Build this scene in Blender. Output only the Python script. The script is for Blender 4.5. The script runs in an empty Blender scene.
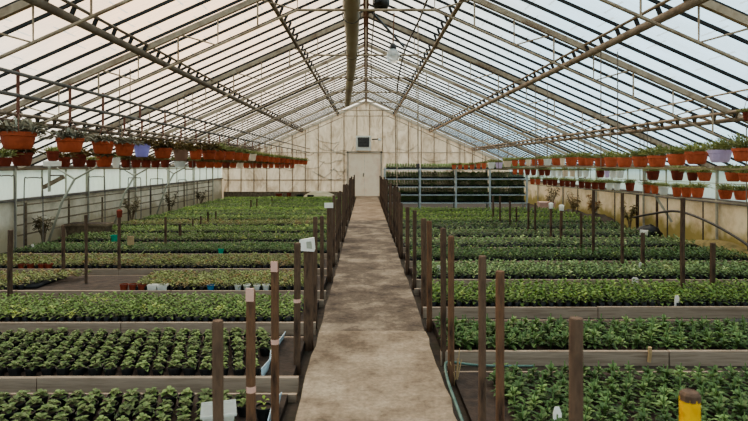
import bpy, math, random
import numpy as np
from mathutils import Vector, Matrix
random.seed(7); RNG = np.random.default_rng(11)
SC = bpy.context.scene
COL = SC.collection
# ------------------------------------------------------------------ measures (metres; camera looks along +Y)
F = 560.0; VX, VY = 366.0, 163.0; EYE = 1.6
HW = 6.94; RIDGE = 4.64; PITCH = 0.445; EAVE = RIDGE - PITCH*HW; FAR = 27.0; NEAR = -2.0
GROUND = -0.12
def roof_z(x): return RIDGE - PITCH*abs(x)
def at_x(px, py, X):
    d = X*F/(px-VX); return Vector((X, d, EYE-(py-VY)*d/F))
def at_d(px, py, d): return Vector(((px-VX)*d/F, d, EYE-(py-VY)*d/F))

# ------------------------------------------------------------------ materials
def lin(c):
    def f(v):
        v /= 255.0
        return v/12.92 if v <= 0.04045 else ((v+0.055)/1.055)**2.4
    return (f(c[0]), f(c[1]), f(c[2]), 1.0)
def new_mat(name):
    m = bpy.data.materials.new(name); m.use_nodes = True
    nt = m.node_tree; nt.nodes.clear()
    out = nt.nodes.new('ShaderNodeOutputMaterial')
    return m, nt, out
def nd(nt, t, **kw):
    n = nt.nodes.new(t)
    for k, v in kw.items():
        if k in n.inputs: n.inputs[k].default_value = v
        else: setattr(n, k, v)
    return n
def ramp(nt, stops):
    r = nt.nodes.new('ShaderNodeValToRGB'); e = r.color_ramp.elements
    while len(e) < len(stops): e.new(0.5)
    for i, (p, c) in enumerate(stops): e[i].position = p; e[i].color = c
    return r
def noisy(name, c1, c2, scale=8, rough=0.8, detail=4, c3=None, bump=0.0, metal=0.0, stretch=None, per_object=0.0):
    m, nt, out = new_mat(name)
    tc = nd(nt, 'ShaderNodeTexCoord')
    mp = nd(nt, 'ShaderNodeMapping')
    if stretch: mp.inputs['Scale'].default_value = stretch
    nt.links.new(tc.outputs['Object'], mp.inputs['Vector'])
    n = nd(nt, 'ShaderNodeTexNoise', Scale=scale, Detail=detail, Roughness=0.65)
    nt.links.new(mp.outputs[0], n.inputs['Vector'])
    st = [(0.32, lin(c1)), (0.68, lin(c2))]
    if c3: st = [(0.30, lin(c1)), (0.5, lin(c2)), (0.68, lin(c3))]
    r = ramp(nt, st); nt.links.new(n.outputs['Fac'], r.inputs['Fac'])
    p = nd(nt, 'ShaderNodeBsdfPrincipled', Roughness=rough, Metallic=metal)
    p.inputs['Specular IOR Level'].default_value = 0.25
    src = r.outputs[0]
    if per_object:
        oi = nd(nt, 'ShaderNodeObjectInfo')
        mr = nd(nt, 'ShaderNodeMapRange'); mr.inputs['To Min'].default_value = 1-per_object; mr.inputs['To Max'].default_value = 1+per_object
        nt.links.new(oi.outputs['Random'], mr.inputs['Value'])
        hs = nd(nt, 'ShaderNodeHueSaturation'); nt.links.new(mr.outputs[0], hs.inputs['Value']); nt.links.new(src, hs.inputs['Color'])
        src = hs.outputs[0]
    nt.links.new(src, p.inputs['Base Color'])
    if bump:
        b = nd(nt, 'ShaderNodeBump', Strength=bump, Distance=0.02)
        nt.links.new(n.outputs['Fac'], b.inputs['Height']); nt.links.new(b.outputs[0], p.inputs['Normal'])
    nt.links.new(p.outputs[0], out.inputs[0])
    return m
def leaf_mat(name, rough=0.55, gain=1.0):
    m, nt, out = new_mat(name)
    a = nd(nt, 'ShaderNodeVertexColor', layer_name='Col')
    oi = nd(nt, 'ShaderNodeObjectInfo')
    mr = nd(nt, 'ShaderNodeMapRange'); mr.inputs['To Min'].default_value = 0.75*gain; mr.inputs['To Max'].default_value = 1.25*gain
    nt.links.new(oi.outputs['Random'], mr.inputs['Value'])
    hs = nd(nt, 'ShaderNodeHueSaturation'); nt.links.new(mr.outputs[0], hs.inputs['Value']); nt.links.new(a.outputs[0], hs.inputs['Color'])
    p = nd(nt, 'ShaderNodeBsdfPrincipled', Roughness=rough); p.inputs['Specular IOR Level'].default_value = 0.3
    t = nd(nt, 'ShaderNodeBsdfTranslucent')
    nt.links.new(hs.outputs[0], p.inputs['Base Color']); nt.links.new(hs.outputs[0], t.inputs['Color'])
    mx = nd(nt, 'ShaderNodeMixShader'); mx.inputs[0].default_value = 0.2
    nt.links.new(p.outputs[0], mx.inputs[1]); nt.links.new(t.outputs[0], mx.inputs[2]); nt.links.new(mx.outputs[0], out.inputs[0])
    return m
def glass_mat(name, dirt_lo, dirt_hi, tint=(1, 1, 1, 1), col=(0.8, 0.82, 0.8, 1), scale=1.3, lap=None, stretch=(1, 1, 1)):
    m, nt, out = new_mat(name)
    tc = nd(nt, 'ShaderNodeTexCoord'); mp = nd(nt, 'ShaderNodeMapping'); mp.inputs['Scale'].default_value = stretch
    nt.links.new(tc.outputs['Object'], mp.inputs['Vector'])
    n = nd(nt, 'ShaderNodeTexNoise', Scale=scale, Detail=6, Roughness=0.7); nt.links.new(mp.outputs[0], n.inputs['Vector'])
    mr = nd(nt, 'ShaderNodeMapRange'); mr.inputs['From Min'].default_value = 0.3; mr.inputs['From Max'].default_value = 0.7
    mr.inputs['To Min'].default_value = dirt_lo; mr.inputs['To Max'].default_value = dirt_hi
    nt.links.new(n.outputs['Fac'], mr.inputs['Value'])
    fac = mr.outputs[0]
    if lap:   # overlapped panes: a darker putty line every `lap` metres down the slope
        sx = nd(nt, 'ShaderNodeSeparateXYZ'); nt.links.new(tc.outputs['Object'], sx.inputs[0])
        ab = nd(nt, 'ShaderNodeMath', operation='ABSOLUTE'); nt.links.new(sx.outputs[0], ab.inputs[0])
        # every row of panes is staggered a little
        fl = nd(nt, 'ShaderNodeMath', operation='MULTIPLY'); fl.inputs[1].default_value = 1/0.475; nt.links.new(sx.outputs[1], fl.inputs[0])
        fl2 = nd(nt, 'ShaderNodeMath', operation='FLOOR'); nt.links.new(fl.outputs[0], fl2.inputs[0])
        wn = nd(nt, 'ShaderNodeTexWhiteNoise', noise_dimensions='1D'); nt.links.new(fl2.outputs[0], wn.inputs['W'])
        ad = nd(nt, 'ShaderNodeMath', operation='MULTIPLY_ADD'); ad.inputs[1].default_value = 0.35
        nt.links.new(wn.outputs['Value'], ad.inputs[0]); nt.links.new(ab.outputs[0], ad.inputs[2])
        md = nd(nt, 'ShaderNodeMath', operation='MODULO'); md.inputs[1].default_value = lap; nt.links.new(ad.outputs[0], md.inputs[0])
        lt = nd(nt, 'ShaderNodeMath', operation='LESS_THAN'); lt.inputs[1].default_value = 0.022; nt.links.new(md.outputs[0], lt.inputs[0])
        m2 = nd(nt, 'ShaderNodeMath', operation='MULTIPLY_ADD'); m2.inputs[1].default_value = 0.45; m2.use_clamp = True
        nt.links.new(lt.outputs[0], m2.inputs[0]); nt.links.new(fac, m2.inputs[2]); fac = m2.outputs[0]
    tr = nd(nt, 'ShaderNodeBsdfTransparent'); tr.inputs[0].default_value = tint
    df = nd(nt, 'ShaderNodeBsdfDiffuse'); df.inputs[0].default_value = col
    tl = nd(nt, 'ShaderNodeBsdfTranslucent'); tl.inputs[0].default_value = col
    mm = nd(nt, 'ShaderNodeMixShader'); mm.inputs[0].default_value = 0.55
    nt.links.new(df.outputs[0], mm.inputs[1]); nt.links.new(tl.outputs[0], mm.inputs[2])
    mx = nd(nt, 'ShaderNodeMixShader'); nt.links.new(fac, mx.inputs[0]); nt.links.new(tr.outputs[0], mx.inputs[1]); nt.links.new(mm.outputs[0], mx.inputs[2])
    nt.links.new(mx.outputs[0], out.inputs[0])
    return m

M = {}
M['roof_glass'] = glass_mat('roof_glass', 0.06, 0.42, tint=(0.95, 0.97, 0.97, 1), col=(0.62, 0.63, 0.6, 1), scale=1.6, lap=0.62, stretch=(0.5, 1.6, 0.5))
M['wall_glass'] = glass_mat('wall_glass', 0.60, 0.98, tint=(0.86, 0.92, 0.86, 1), col=(0.66, 0.70, 0.62, 1), scale=1.5, stretch=(1, 1.3, 0.5))
M['bar'] = noisy('glazing_bar_dark', (36, 33, 31), (62, 56, 50), 3)
M['truss'] = noisy('truss_paint', (132, 110, 90), (172, 148, 124), 2.5, c3=(124, 96, 74), per_object=0.08)
M['purlin'] = noisy('purlin_paint', (104, 88, 74), (138, 118, 100), 3, per_object=0.1)
M['purlin_warm'] = noisy('purlin_warm', (116, 94, 76), (152, 128, 106), 3, c3=(128, 104, 84))
M['rust'] = noisy('rusty_steel', (92, 58, 42), (140, 98, 74), 5)
M['pipe'] = noisy('grey_pipe', (88, 78, 70), (120, 108, 98), 4)
M['pale_pipe'] = noisy('pale_pipe', (146, 138, 120), (180, 170, 150), 4)
M['hook'] = noisy('red_hanger', (98, 58, 44), (130, 82, 64), 6)
M['duct'] = noisy('duct', (134, 114, 92), (168, 146, 120), 1.6, rough=0.5, stretch=(1, .4, 1))
M['film'] = None
M['post'] = noisy('post_rust', (54, 39, 30), (96, 72, 55), 14, c3=(70, 51, 39), bump=0.2, stretch=(1, 1, .25), per_object=0.18)
M['post_orange'] = noisy('post_orange', (58, 40, 29), (112, 78, 55), 16, c3=(74, 53, 39), bump=0.2, stretch=(1, 1, .2))
M['yellow'] = noisy('yellow_paint', (196, 138, 20), (214, 160, 34), 12, c3=(170, 110, 24))
M['soil'] = noisy('soil', (36, 27, 21), (66, 50, 40), 9, bump=0.6)
M['ground'] = noisy('ground', (36, 29, 24), (66, 54, 45), 5, bump=0.6, c3=(52, 48, 34))
M['outside'] = noisy('outside_grass', (120, 130, 104), (150, 156, 134), 0.4)
M['kerb'] = noisy('kerb_board', (122, 100, 82), (152, 130, 110), 2.5, c3=(130, 108, 90), stretch=(.6, 3, 8), bump=0.25, per_object=0.08)
M['black'] = noisy('black_plastic', (24, 22, 21), (42, 38, 35), 9, rough=0.6)
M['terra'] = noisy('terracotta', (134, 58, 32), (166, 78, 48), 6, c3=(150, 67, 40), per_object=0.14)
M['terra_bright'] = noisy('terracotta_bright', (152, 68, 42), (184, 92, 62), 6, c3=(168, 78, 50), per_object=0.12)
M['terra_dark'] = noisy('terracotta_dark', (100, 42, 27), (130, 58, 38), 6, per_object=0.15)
M['lilac'] = noisy('lilac_plastic', (206, 182, 208), (222, 200, 222), 4)
M['violet'] = noisy('violet_plastic', (146, 132, 190), (164, 150, 204), 4)
M['white'] = noisy('white_plastic', (228, 218, 202), (242, 234, 220), 4)
M['cream'] = noisy('cream_plastic', (226, 200, 176), (238, 216, 194), 4)
M['brown_pot'] = noisy('brown_pot', (120, 84, 66), (146, 106, 84), 4)
M['plank'] = noisy('plank', (112, 92, 66), (150, 126, 94), 3, stretch=(3, .3, 3))
M['moss_plank'] = noisy('moss_plank', (96, 92, 62), (128, 112, 84), 2, c3=(84, 92, 58), stretch=(3, .5, 3))
M['old_wood'] = noisy('old_wood', (84, 68, 52), (136, 114, 90), 4, stretch=(3, .4, 3), per_object=.15)
M['door'] = noisy('door_paint', (240, 198, 164), (252, 220, 188), 1.5, c3=(246, 208, 174))
M['frame'] = noisy('door_frame', (168, 146, 124), (190, 168, 146), 3)
M['stud'] = noisy('stud', (118, 98, 80), (150, 128, 106), 4)
M['dark_metal'] = noisy('dark_metal', (48, 42, 38), (74, 66, 60), 6, rough=.5)
M['paper'] = noisy('paper', (224, 206, 190), (236, 222, 208), 9)
M['pink'] = noisy('pink_label', (196, 146, 126), (214, 168, 150), 9)
M['pink_box'] = noisy('pink_box', (206, 158, 140), (224, 182, 166), 6)
M['hose'] = noisy('hose_green', (66, 86, 76), (92, 110, 98), 10, rough=.5)
M['poly'] = noisy('polythene', (150, 166, 172), (184, 194, 196), 7, rough=.35)
M['teal'] = noisy('teal_plastic', (20, 120, 92), (34, 150, 116), 5)
M['blue'] = noisy('blue_plastic', (40, 86, 116), (60, 110, 140), 5)
M['pale_wood'] = noisy('pale_wood', (104, 86, 66), (140, 120, 96), 4, stretch=(3, .4, 3))
M['stem'] = noisy('stem', (66, 84, 44), (88, 106, 60), 9)
M['straw'] = noisy('straw', (150, 120, 84), (182, 152, 112), 9)
M['rack'] = noisy('rack_steel', (150, 152, 146), (182, 182, 176), 5, rough=.5)
def thin_plastic(name, c, mixf=.5):
    m, nt, out = new_mat(name)
    tc = nd(nt, 'ShaderNodeTexCoord'); n = nd(nt, 'ShaderNodeTexNoise', Scale=5); nt.links.new(tc.outputs['Object'], n.inputs['Vector'])
    r = ramp(nt, [(.3, lin([v*.93 for v in c])), (.7, lin(c))]); nt.links.new(n.outputs['Fac'], r.inputs['Fac'])
    p = nd(nt, 'ShaderNodeBsdfPrincipled', Roughness=.5); t = nd(nt, 'ShaderNodeBsdfTranslucent')
    nt.links.new(r.outputs[0], p.inputs['Base Color']); nt.links.new(r.outputs[0], t.inputs['Color'])
    mx = nd(nt, 'ShaderNodeMixShader'); mx.inputs[0].default_value = mixf
    nt.links.new(p.outputs[0], mx.inputs[1]); nt.links.new(t.outputs[0], mx.inputs[2]); nt.links.new(mx.outputs[0], out.inputs[0])
    return m
M['cream'] = thin_plastic('cream_plastic', (250, 228, 202)); M['white'] = thin_plastic('white_plastic', (250, 244, 232)); M['lilac'] = thin_plastic('lilac_plastic', (232, 206, 232), .4)
M['leaf'] = leaf_mat('leaf', .55, 1.1)
M['leaf_dull'] = leaf_mat('leaf_dull', .8)

# worn concrete of the path
def path_mat(name, dark, mid, light):
    m, nt, out = new_mat(name)
    tc = nd(nt, 'ShaderNodeTexCoord')
    n1 = nd(nt, 'ShaderNodeTexNoise', Scale=1.7, Detail=8, Roughness=.72); nt.links.new(tc.outputs['Object'], n1.inputs['Vector'])
    n2 = nd(nt, 'ShaderNodeTexNoise', Scale=26, Detail=3, Roughness=.7); nt.links.new(tc.outputs['Object'], n2.inputs['Vector'])
    r = ramp(nt, [(.36, lin(dark)), (.5, lin(mid)), (.64, lin(light))]); nt.links.new(n1.outputs['Fac'], r.inputs['Fac'])
    r2 = ramp(nt, [(.3, (.72, .72, .72, 1)), (.62, (1.1, 1.1, 1.1, 1))]); nt.links.new(n2.outputs['Fac'], r2.inputs['Fac'])
    mx = nd(nt, 'ShaderNodeMixRGB', blend_type='MULTIPLY'); mx.inputs[0].default_value = 1
    nt.links.new(r.outputs[0], mx.inputs[1]); nt.links.new(r2.outputs[0], mx.inputs[2])
    p = nd(nt, 'ShaderNodeBsdfPrincipled', Roughness=.9); p.inputs['Specular IOR Level'].default_value = .2
    b = nd(nt, 'ShaderNodeBump', Strength=.35, Distance=.02); nt.links.new(n2.outputs['Fac'], b.inputs['Height'])
    nt.links.new(mx.outputs[0], p.inputs['Base Color']); nt.links.new(b.outputs[0], p.inputs['Normal']); nt.links.new(p.outputs[0], out.inputs[0])
    return m
M['path_near'] = path_mat('path_near', (98, 80, 64), (132, 112, 92), (156, 136, 114))
M['path_mid'] = path_mat('path_mid', (62, 49, 40), (98, 82, 68), (142, 123, 103))
M['path_far'] = path_mat('path_far', (104, 82, 62), (134, 110, 88), (156, 132, 108))
# wrinkled film / lime-washed gable
def film_mat():
    m, nt, out = new_mat('gable_film')
    tc = nd(nt, 'ShaderNodeTexCoord'); mp = nd(nt, 'ShaderNodeMapping'); mp.inputs['Scale'].default_value = (1.3, 1, .5)
    nt.links.new(tc.outputs['Object'], mp.inputs['Vector'])
    n = nd(nt, 'ShaderNodeTexNoise', Scale=1.6, Detail=7, Roughness=.7, Distortion=1.2); nt.links.new(mp.outputs[0], n.inputs['Vector'])
    r = ramp(nt, [(.3, lin((158, 138, 116))), (.5, lin((206, 188, 166))), (.7, lin((228, 212, 192)))]); nt.links.new(n.outputs['Fac'], r.inputs['Fac'])
    df = nd(nt, 'ShaderNodeBsdfDiffuse'); tl = nd(nt, 'ShaderNodeBsdfTranslucent')
    nt.links.new(r.outputs[0], df.inputs[0]); nt.links.new(r.outputs[0], tl.inputs[0])
    b = nd(nt, 'ShaderNodeBump', Strength=.8, Distance=.15); nt.links.new(n.outputs['Fac'], b.inputs['Height'])
    nt.links.new(b.outputs[0], df.inputs['Normal'])
    mx = nd(nt, 'ShaderNodeMixShader'); mx.inputs[0].default_value = .32
    nt.links.new(df.outputs[0], mx.inputs[1]); nt.links.new(tl.outputs[0], mx.inputs[2]); nt.links.new(mx.outputs[0], out.inputs[0])
    return m
M['film'] = film_mat()
def knee_mat(name, a, b, c, moss):
    m, nt, out = new_mat(name)
    tc = nd(nt, 'ShaderNodeTexCoord')
    n = nd(nt, 'ShaderNodeTexNoise', Scale=1.2, Detail=7, Roughness=.7); nt.links.new(tc.outputs['Object'], n.inputs['Vector'])
    r = ramp(nt, [(.3, lin(a)), (.5, lin(b)), (.68, lin(c))]); nt.links.new(n.outputs['Fac'], r.inputs['Fac'])
    sx = nd(nt, 'ShaderNodeSeparateXYZ'); nt.links.new(tc.outputs['Object'], sx.inputs[0])
    n2 = nd(nt, 'ShaderNodeTexNoise', Scale=2.6, Detail=5); nt.links.new(tc.outputs['Object'], n2.inputs['Vector'])
    ad = nd(nt, 'ShaderNodeMath', operation='MULTIPLY_ADD'); ad.inputs[1].default_value = -1.1
    nt.links.new(sx.outputs[2], ad.inputs[0]); nt.links.new(n2.outputs['Fac'], ad.inputs[2])
    mr = nd(nt, 'ShaderNodeMapRange'); mr.inputs['From Min'].default_value = .05; mr.inputs['From Max'].default_value = .35
    nt.links.new(ad.outputs[0], mr.inputs['Value'])
    mx = nd(nt, 'ShaderNodeMixRGB'); mx.inputs[2].default_value = lin(moss); nt.links.new(mr.outputs[0], mx.inputs[0]); nt.links.new(r.outputs[0], mx.inputs[1])
    p = nd(nt, 'ShaderNodeBsdfPrincipled', Roughness=.9)
    nt.links.new(mx.outputs[0], p.inputs['Base Color']); nt.links.new(p.outputs[0], out.inputs[0])
    return m
M['knee_right'] = knee_mat('knee_right', (176, 148, 112), (220, 194, 158), (236, 214, 180), (150, 130, 72))
M['knee_left'] = knee_mat('knee_left', (168, 150, 126), (212, 194, 168), (232, 216, 192), (178, 158, 126))

# ------------------------------------------------------------------ mesh collector
class MB:
    def __init__(s): s.v = []; s.f = []; s.mi = []; s.c = None
    def quadbox(s, p8, mi=0):
        b = len(s.v); s.v += [tuple(p) for p in p8]
        for q in ((0,3,2,1),(4,5,6,7),(0,1,5,4),(1,2,6,5),(2,3,7,6),(3,0,4,7)):
            s.f.append(tuple(b+i for i in q)); s.mi.append(mi)
        return s
    def box(s, x0, x1, y0, y1, z0, z1, mi=0):
        return s.quadbox([(x0,y0,z0),(x1,y0,z0),(x1,y1,z0),(x0,y1,z0),(x0,y0,z1),(x1,y0,z1),(x1,y1,z1),(x0,y1,z1)], mi)
    def beam(s, a, b, w, h, up=(0,0,1), mi=0):
        a = Vector(a); b = Vector(b); t = (b-a).normalized(); up = Vector(up)
        if abs(t.dot(up)) > .98: up = Vector((0,1,0))
        r = t.cross(up).normalized()*w/2; u = r.cross(t).normalized()*h/2
        return s.quadbox([a-r-u, a+r-u, b+r-u, b-r-u, a-r+u, a+r+u, b+r+u, b-r+u], mi)
    def tube(s, pts, r, n=8, mi=0, caps=True, jag=0):
        pts = [Vector(p) for p in pts]; k = len(pts); b = len(s.v)
        rs = r if isinstance(r, (list, tuple)) else [r]*k
        ref = None
        for i, p in enumerate(pts):
            t = (pts[min(i+1,k-1)]-pts[max(i-1,0)]).normalized()
            if ref is None:
                ref = Vector((0,0,1)) if abs(t.z) < .9 else Vector((1,0,0))
            u = (ref - t*ref.dot(t)).normalized(); w = t.cross(u); ref = u
            for j in range(n):
                a = 2*math.pi*j/n; q = 1+random.uniform(-jag, jag)
                s.v.append(tuple(p + (u*math.cos(a)+w*math.sin(a))*rs[i]*q))
        for i in range(k-1):
            for j in range(n):
                s.f.append((b+i*n+j, b+i*n+(j+1)%n, b+(i+1)*n+(j+1)%n, b+(i+1)*n+j)); s.mi.append(mi)
        if caps:
            s.f.append(tuple(b+j for j in reversed(range(n)))); s.mi.append(mi)
            s.f.append(tuple(b+(k-1)*n+j for j in range(n))); s.mi.append(mi)
        return s
    def lathe(s, prof, n=16, c=(0,0,0), mi=0):
        b = len(s.v); k = len(prof)
        for (r, z) in prof:
            for j in range(n):
                a = 2*math.pi*j/n; s.v.append((c[0]+r*math.cos(a), c[1]+r*math.sin(a), c[2]+z))
        for i in range(k-1):
            for j in range(n):
                s.f.append((b+i*n+j, b+i*n+(j+1)%n, b+(i+1)*n+(j+1)%n, b+(i+1)*n+j)); s.mi.append(mi)
        return s
    def disk(s, r, z, n=16, c=(0,0,0), mi=0):
        b = len(s.v)
        for j in range(n):
            a = 2*math.pi*j/n; s.v.append((c[0]+r*math.cos(a), c[1]+r*math.sin(a), c[2]+z))
        s.f.append(tuple(range(b, b+n))); s.mi.append(mi); return s
    def poly(s, pts, mi=0):
        b = len(s.v); s.v += [tuple(p) for p in pts]; s.f.append(tuple(range(b, b+len(pts)))); s.mi.append(mi); return s
    def build(s, name, mats, parent=None, smooth=False):
        me = bpy.data.meshes.new(name); me.from_pydata(s.v, [], s.f)
        mats = mats if isinstance(mats, (list, tuple)) else [mats]
        for m in mats: me.materials.append(m)
        if len(mats) > 1: me.polygons.foreach_set('material_index', s.mi)
        if smooth: me.polygons.foreach_set('use_smooth', [True]*len(me.polygons))
        me.update()
        return link(name, me, parent)
def link(name, me, parent=None):
    o = bpy.data.objects.new(name, me); COL.objects.link(o)
    if parent is not None: o.parent = parent
    return o
def tag(o, label=None, cat=None, group=None, kind=None):
    if label: o['label'] = label
    if cat: o['category'] = cat
    if group: o['group'] = group
    if kind: o['kind'] = kind
    return o
def thing(name, label, cat, loc=(0,0,0), rz=0, group=None):
    o = bpy.data.objects.new(name, None); COL.objects.link(o); o.empty_display_size = .05
    o.location = loc; o.rotation_euler = (0,0,rz)
    return tag(o, label, cat, group)
def dup(root, loc, rz=0, scale=1.0, label=None, group=None):
    r = root.copy(); COL.objects.link(r); r.location = loc; r.rotation_euler = (0,0,rz)
    r.scale = (scale,)*3 if not isinstance(scale, tuple) else scale
    if label: r['label'] = label
    if group: r['group'] = group
    for ch in list(root.children):
        c = ch.copy(); COL.objects.link(c); c.parent = r
        for g in list(ch.children):
            d = g.copy(); COL.objects.link(d); d.parent = c
    return r
ORD = ['first','second','third','fourth','fifth','sixth','seventh','eighth','ninth','tenth','eleventh','twelfth','thirteenth','fourteenth','fifteenth','sixteenth','seventeenth','eighteenth','nineteenth','twentieth']
TENS = {20:'twenty', 30:'thirty', 40:'forty', 50:'fifty'}
def ordw(i):
    n = i+1
    if n <= 20: return ORD[n-1]
    t, u = n//10*10, n%10
    return TENS[t]+'-'+ORD[u-1] if u else {30:'thirtieth',40:'fortieth',50:'fiftieth'}[n]

# ------------------------------------------------------------------ leaves
def leaf_arrays(P, az, L, W, el, C, fold=.25, droop=.35):
    """P Nx3 leaf bases; returns verts, quads, colours; each leaf is folded along its midrib and droops to the tip"""
    N = len(P)
    dx = np.stack([np.cos(az)*np.cos(el), np.sin(az)*np.cos(el), np.sin(el)], 1)
    sd = np.stack([-np.sin(az), np.cos(az), np.zeros(N)], 1)
    up = np.cross(dx, sd); up *= np.where(up[:, 2:3] < 0, -1, 1)
    L = L[:, None]; W = W[:, None]
    mid = P + dx*L*.5
    ml = mid + sd*W*.5 + up*W*fold; mr = mid - sd*W*.5 + up*W*fold
    t1 = P + dx*L*.85 + sd*W*.28 - np.array([0,0,1])*L*droop*.25 + up*W*fold*.4
    t2 = P + dx*L*.85 - sd*W*.28 - np.array([0,0,1])*L*droop*.25 + up*W*fold*.4
    tip = P + dx*L - np.array([0,0,1])*L*droop*.5
    V = np.stack([P, ml, mid, mr, t1, t2, tip], 1).reshape(-1, 3)
    b = (np.arange(N)*7)[:, None]
    Q = np.concatenate([np.stack([b[:,0], b[:,0]+2, b[:,0]+1, b[:,0]+1], 1)], 0)
    tris = np.concatenate([b+np.array([[0,2,1]]), b+np.array([[0,3,2]]), b+np.array([[1,2,4]]), b+np.array([[2,3,5]]), b+np.array([[2,6,4]]), b+np.array([[2,5,6]])], 0)
    CC = np.repeat(C, 7, 0)
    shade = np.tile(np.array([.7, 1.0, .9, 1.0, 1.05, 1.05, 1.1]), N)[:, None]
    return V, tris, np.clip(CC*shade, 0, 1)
def leaf_mesh(name, parts, mats, extra=None):
    """parts: list of (V, tris, C); extra: MB with further material slots"""
    V = np.concatenate([p[0] for p in parts]); off = 0; T = []
    for p in parts: T.append(p[1]+off); off += len(p[0])
    T = np.concatenate(T); C = np.concatenate([p[2] for p in parts])
    me = bpy.data.meshes.new(name)
    ev = np.array(extra.v, dtype=float).reshape(-1, 3) if extra else np.zeros((0, 3))
    ef = extra.f if extra else []
    nv = len(V)+len(ev); me.vertices.add(nv); me.vertices.foreach_set('co', np.concatenate([V, ev]).astype(np.float32).ravel())
    loops = [T.ravel()]; starts = list(np.arange(len(T))*3); n = len(T)*3; tot = [3]*len(T)
    el = []
    for f in ef:
        starts.append(n); tot.append(len(f)); n += len(f); el += [i+len(V) for i in f]
    loops = np.concatenate([T.ravel(), np.array(el, dtype=np.int64)]) if el else T.ravel()
    me.loops.add(len(loops)); me.loops.foreach_set('vertex_index', loops.astype(np.int32))
    me.polygons.add(len(starts)); me.polygons.foreach_set('loop_start', np.array(starts, dtype=np.int32))
    try: me.polygons.foreach_set('loop_total', np.array(tot, dtype=np.int32))
    except Exception: pass
    for m in mats: me.materials.append(m)
    if ef: me.polygons.foreach_set('material_index', np.array([0]*len(T)+[1+i for i in extra.mi], dtype=np.int32))
    me.update(calc_edges=True); me.validate()
    at = me.color_attributes.new('Col', 'FLOAT_COLOR', 'POINT')
    A = np.ones((nv, 4), dtype=np.float32); A[:len(V), :3] = C
    at.data.foreach_set('color', A.ravel())
    return me
def clin(c): return np.array(lin(c)[:3])
def rosette(P, n, L, W, h, cols, el=(0.1, 0.9), rng=RNG, tiers=True, yellow=0.03):
    """n leaves for each plant position in P (Nx3)"""
    N = len(P); k = N*n
    B = np.repeat(P, n, 0)
    az = rng.uniform(0, 2*np.pi, N).repeat(n) + np.tile(np.arange(n)*2.399, N) + rng.normal(0, .25, k)
    t = np.tile(np.linspace(0, 1, n), N)
    B = B + np.stack([np.zeros(k), np.zeros(k), t*h*rng.uniform(.7, 1.1, N).repeat(n)], 1)
    e = el[0] + (el[1]-el[0])*t + rng.normal(0, .12, k)
    sc = rng.uniform(.75, 1.15, N).repeat(n)
    Ls = L*(1-.35*t)*rng.uniform(.8, 1.2, k)*sc; Ws = W*(1-.25*t)*rng.uniform(.85, 1.15, k)*sc
    ca, cb = clin(cols[0]), clin(cols[1])
    m = np.clip(rng.normal(.45, .22, N), 0, 1).repeat(n)*.6 + .4*rng.uniform(0, 1, k)
    C = ca[None]*(1-m[:, None]) + cb[None]*m[:, None]
    if len(cols) > 2:
        w = (rng.uniform(0, 1, N) < yellow).repeat(n)[:, None]; C = np.where(w, clin(cols[2])[None], C)
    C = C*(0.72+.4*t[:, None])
    return leaf_arrays(B, az, Ls, Ws, e, C)

# ================================================================== SETTING
def struct(name, mb, mats, parent=None, **k):
    o = mb.build(name, mats, parent, **k)
    if parent is None: o['kind'] = 'structure'
    return o
SKY_OUT = 60
struct('ground', MB().box(-SKY_OUT, SKY_OUT, -30, 90, -.5, -.30), M['outside'])
struct('floor', MB().box(-HW, HW, NEAR, FAR, -.30, GROUND), M['ground'])
PL, PR = -0.446, 0.567
for (a, b, mt) in ((-1.5, 5.34, 'path_near'), (5.35, 15.7, 'path_mid'), (15.71, FAR-.1, 'path_far')):
    mb = MB(); n = max(2, int((b-a)/.22)); rows = []
    for i in range(n+1):
        y = a+(b-a)*i/n
        je = (random.uniform(-.02, .02) if mt == 'path_near' else random.uniform(-.03, .03)) if 0 < i < n else 0
        rows.append([(PL+random.uniform(-.012, .012), y), (-.2, y+je), (.1, y+je*.5), (.35, y-je), (PR+random.uniform(-.012, .012), y)])
    if mt != 'path_far':
        rows[-1] = [(PL, b), (-.2, b+.0), (.1, b-.0), (.35, b), (PR, b)]
    base = 0
    for r in rows:
        for (x, y) in r: mb.v.append((x, y, random.uniform(-.004, .004)))
    nn = len(mb.v)
    for r in rows:
        for (x, y) in r: mb.v.append((x, y, -.16))
    for i in range(n):
        for j in range(4):
            q = i*5+j; mb.f.append((q, q+1, q+6, q+5)); mb.mi.append(0)
        mb.f.append((i*5, i*5+5, nn+i*5+5, nn+i*5)); mb.mi.append(0)
        mb.f.append((i*5+4, nn+i*5+4, nn+i*5+9, i*5+9)); mb.mi.append(0)
    for i in (0, n):
        for j in range(4): mb.f.append((i*5+j, i*5+j+1, nn+i*5+j+1, nn+i*5+j)); mb.mi.append(0)
    struct('path', mb, M[mt])

# roof slopes with their glazing bars
BAR = .475
for s in (-1, 1):
    mb = MB().poly([(0, NEAR, RIDGE), (s*HW, NEAR, EAVE), (s*HW, FAR, EAVE), (0, FAR, RIDGE)])
    c = struct('ceiling', mb, M['roof_glass'])
    bar = MB().beam((s*.03, 0, RIDGE-.035), (s*HW, 0, EAVE-.02), .024, .036)
    proto = None
    k = 0; y = 3.45-BAR*4
    while y < 25.4:
        if proto is None:
            proto = bar.build('glazing_bar', M['bar'], c); proto.location.y = y
        else:
            q = proto.copy(); COL.objects.link(q); q.location.y = y
        y += BAR

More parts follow.
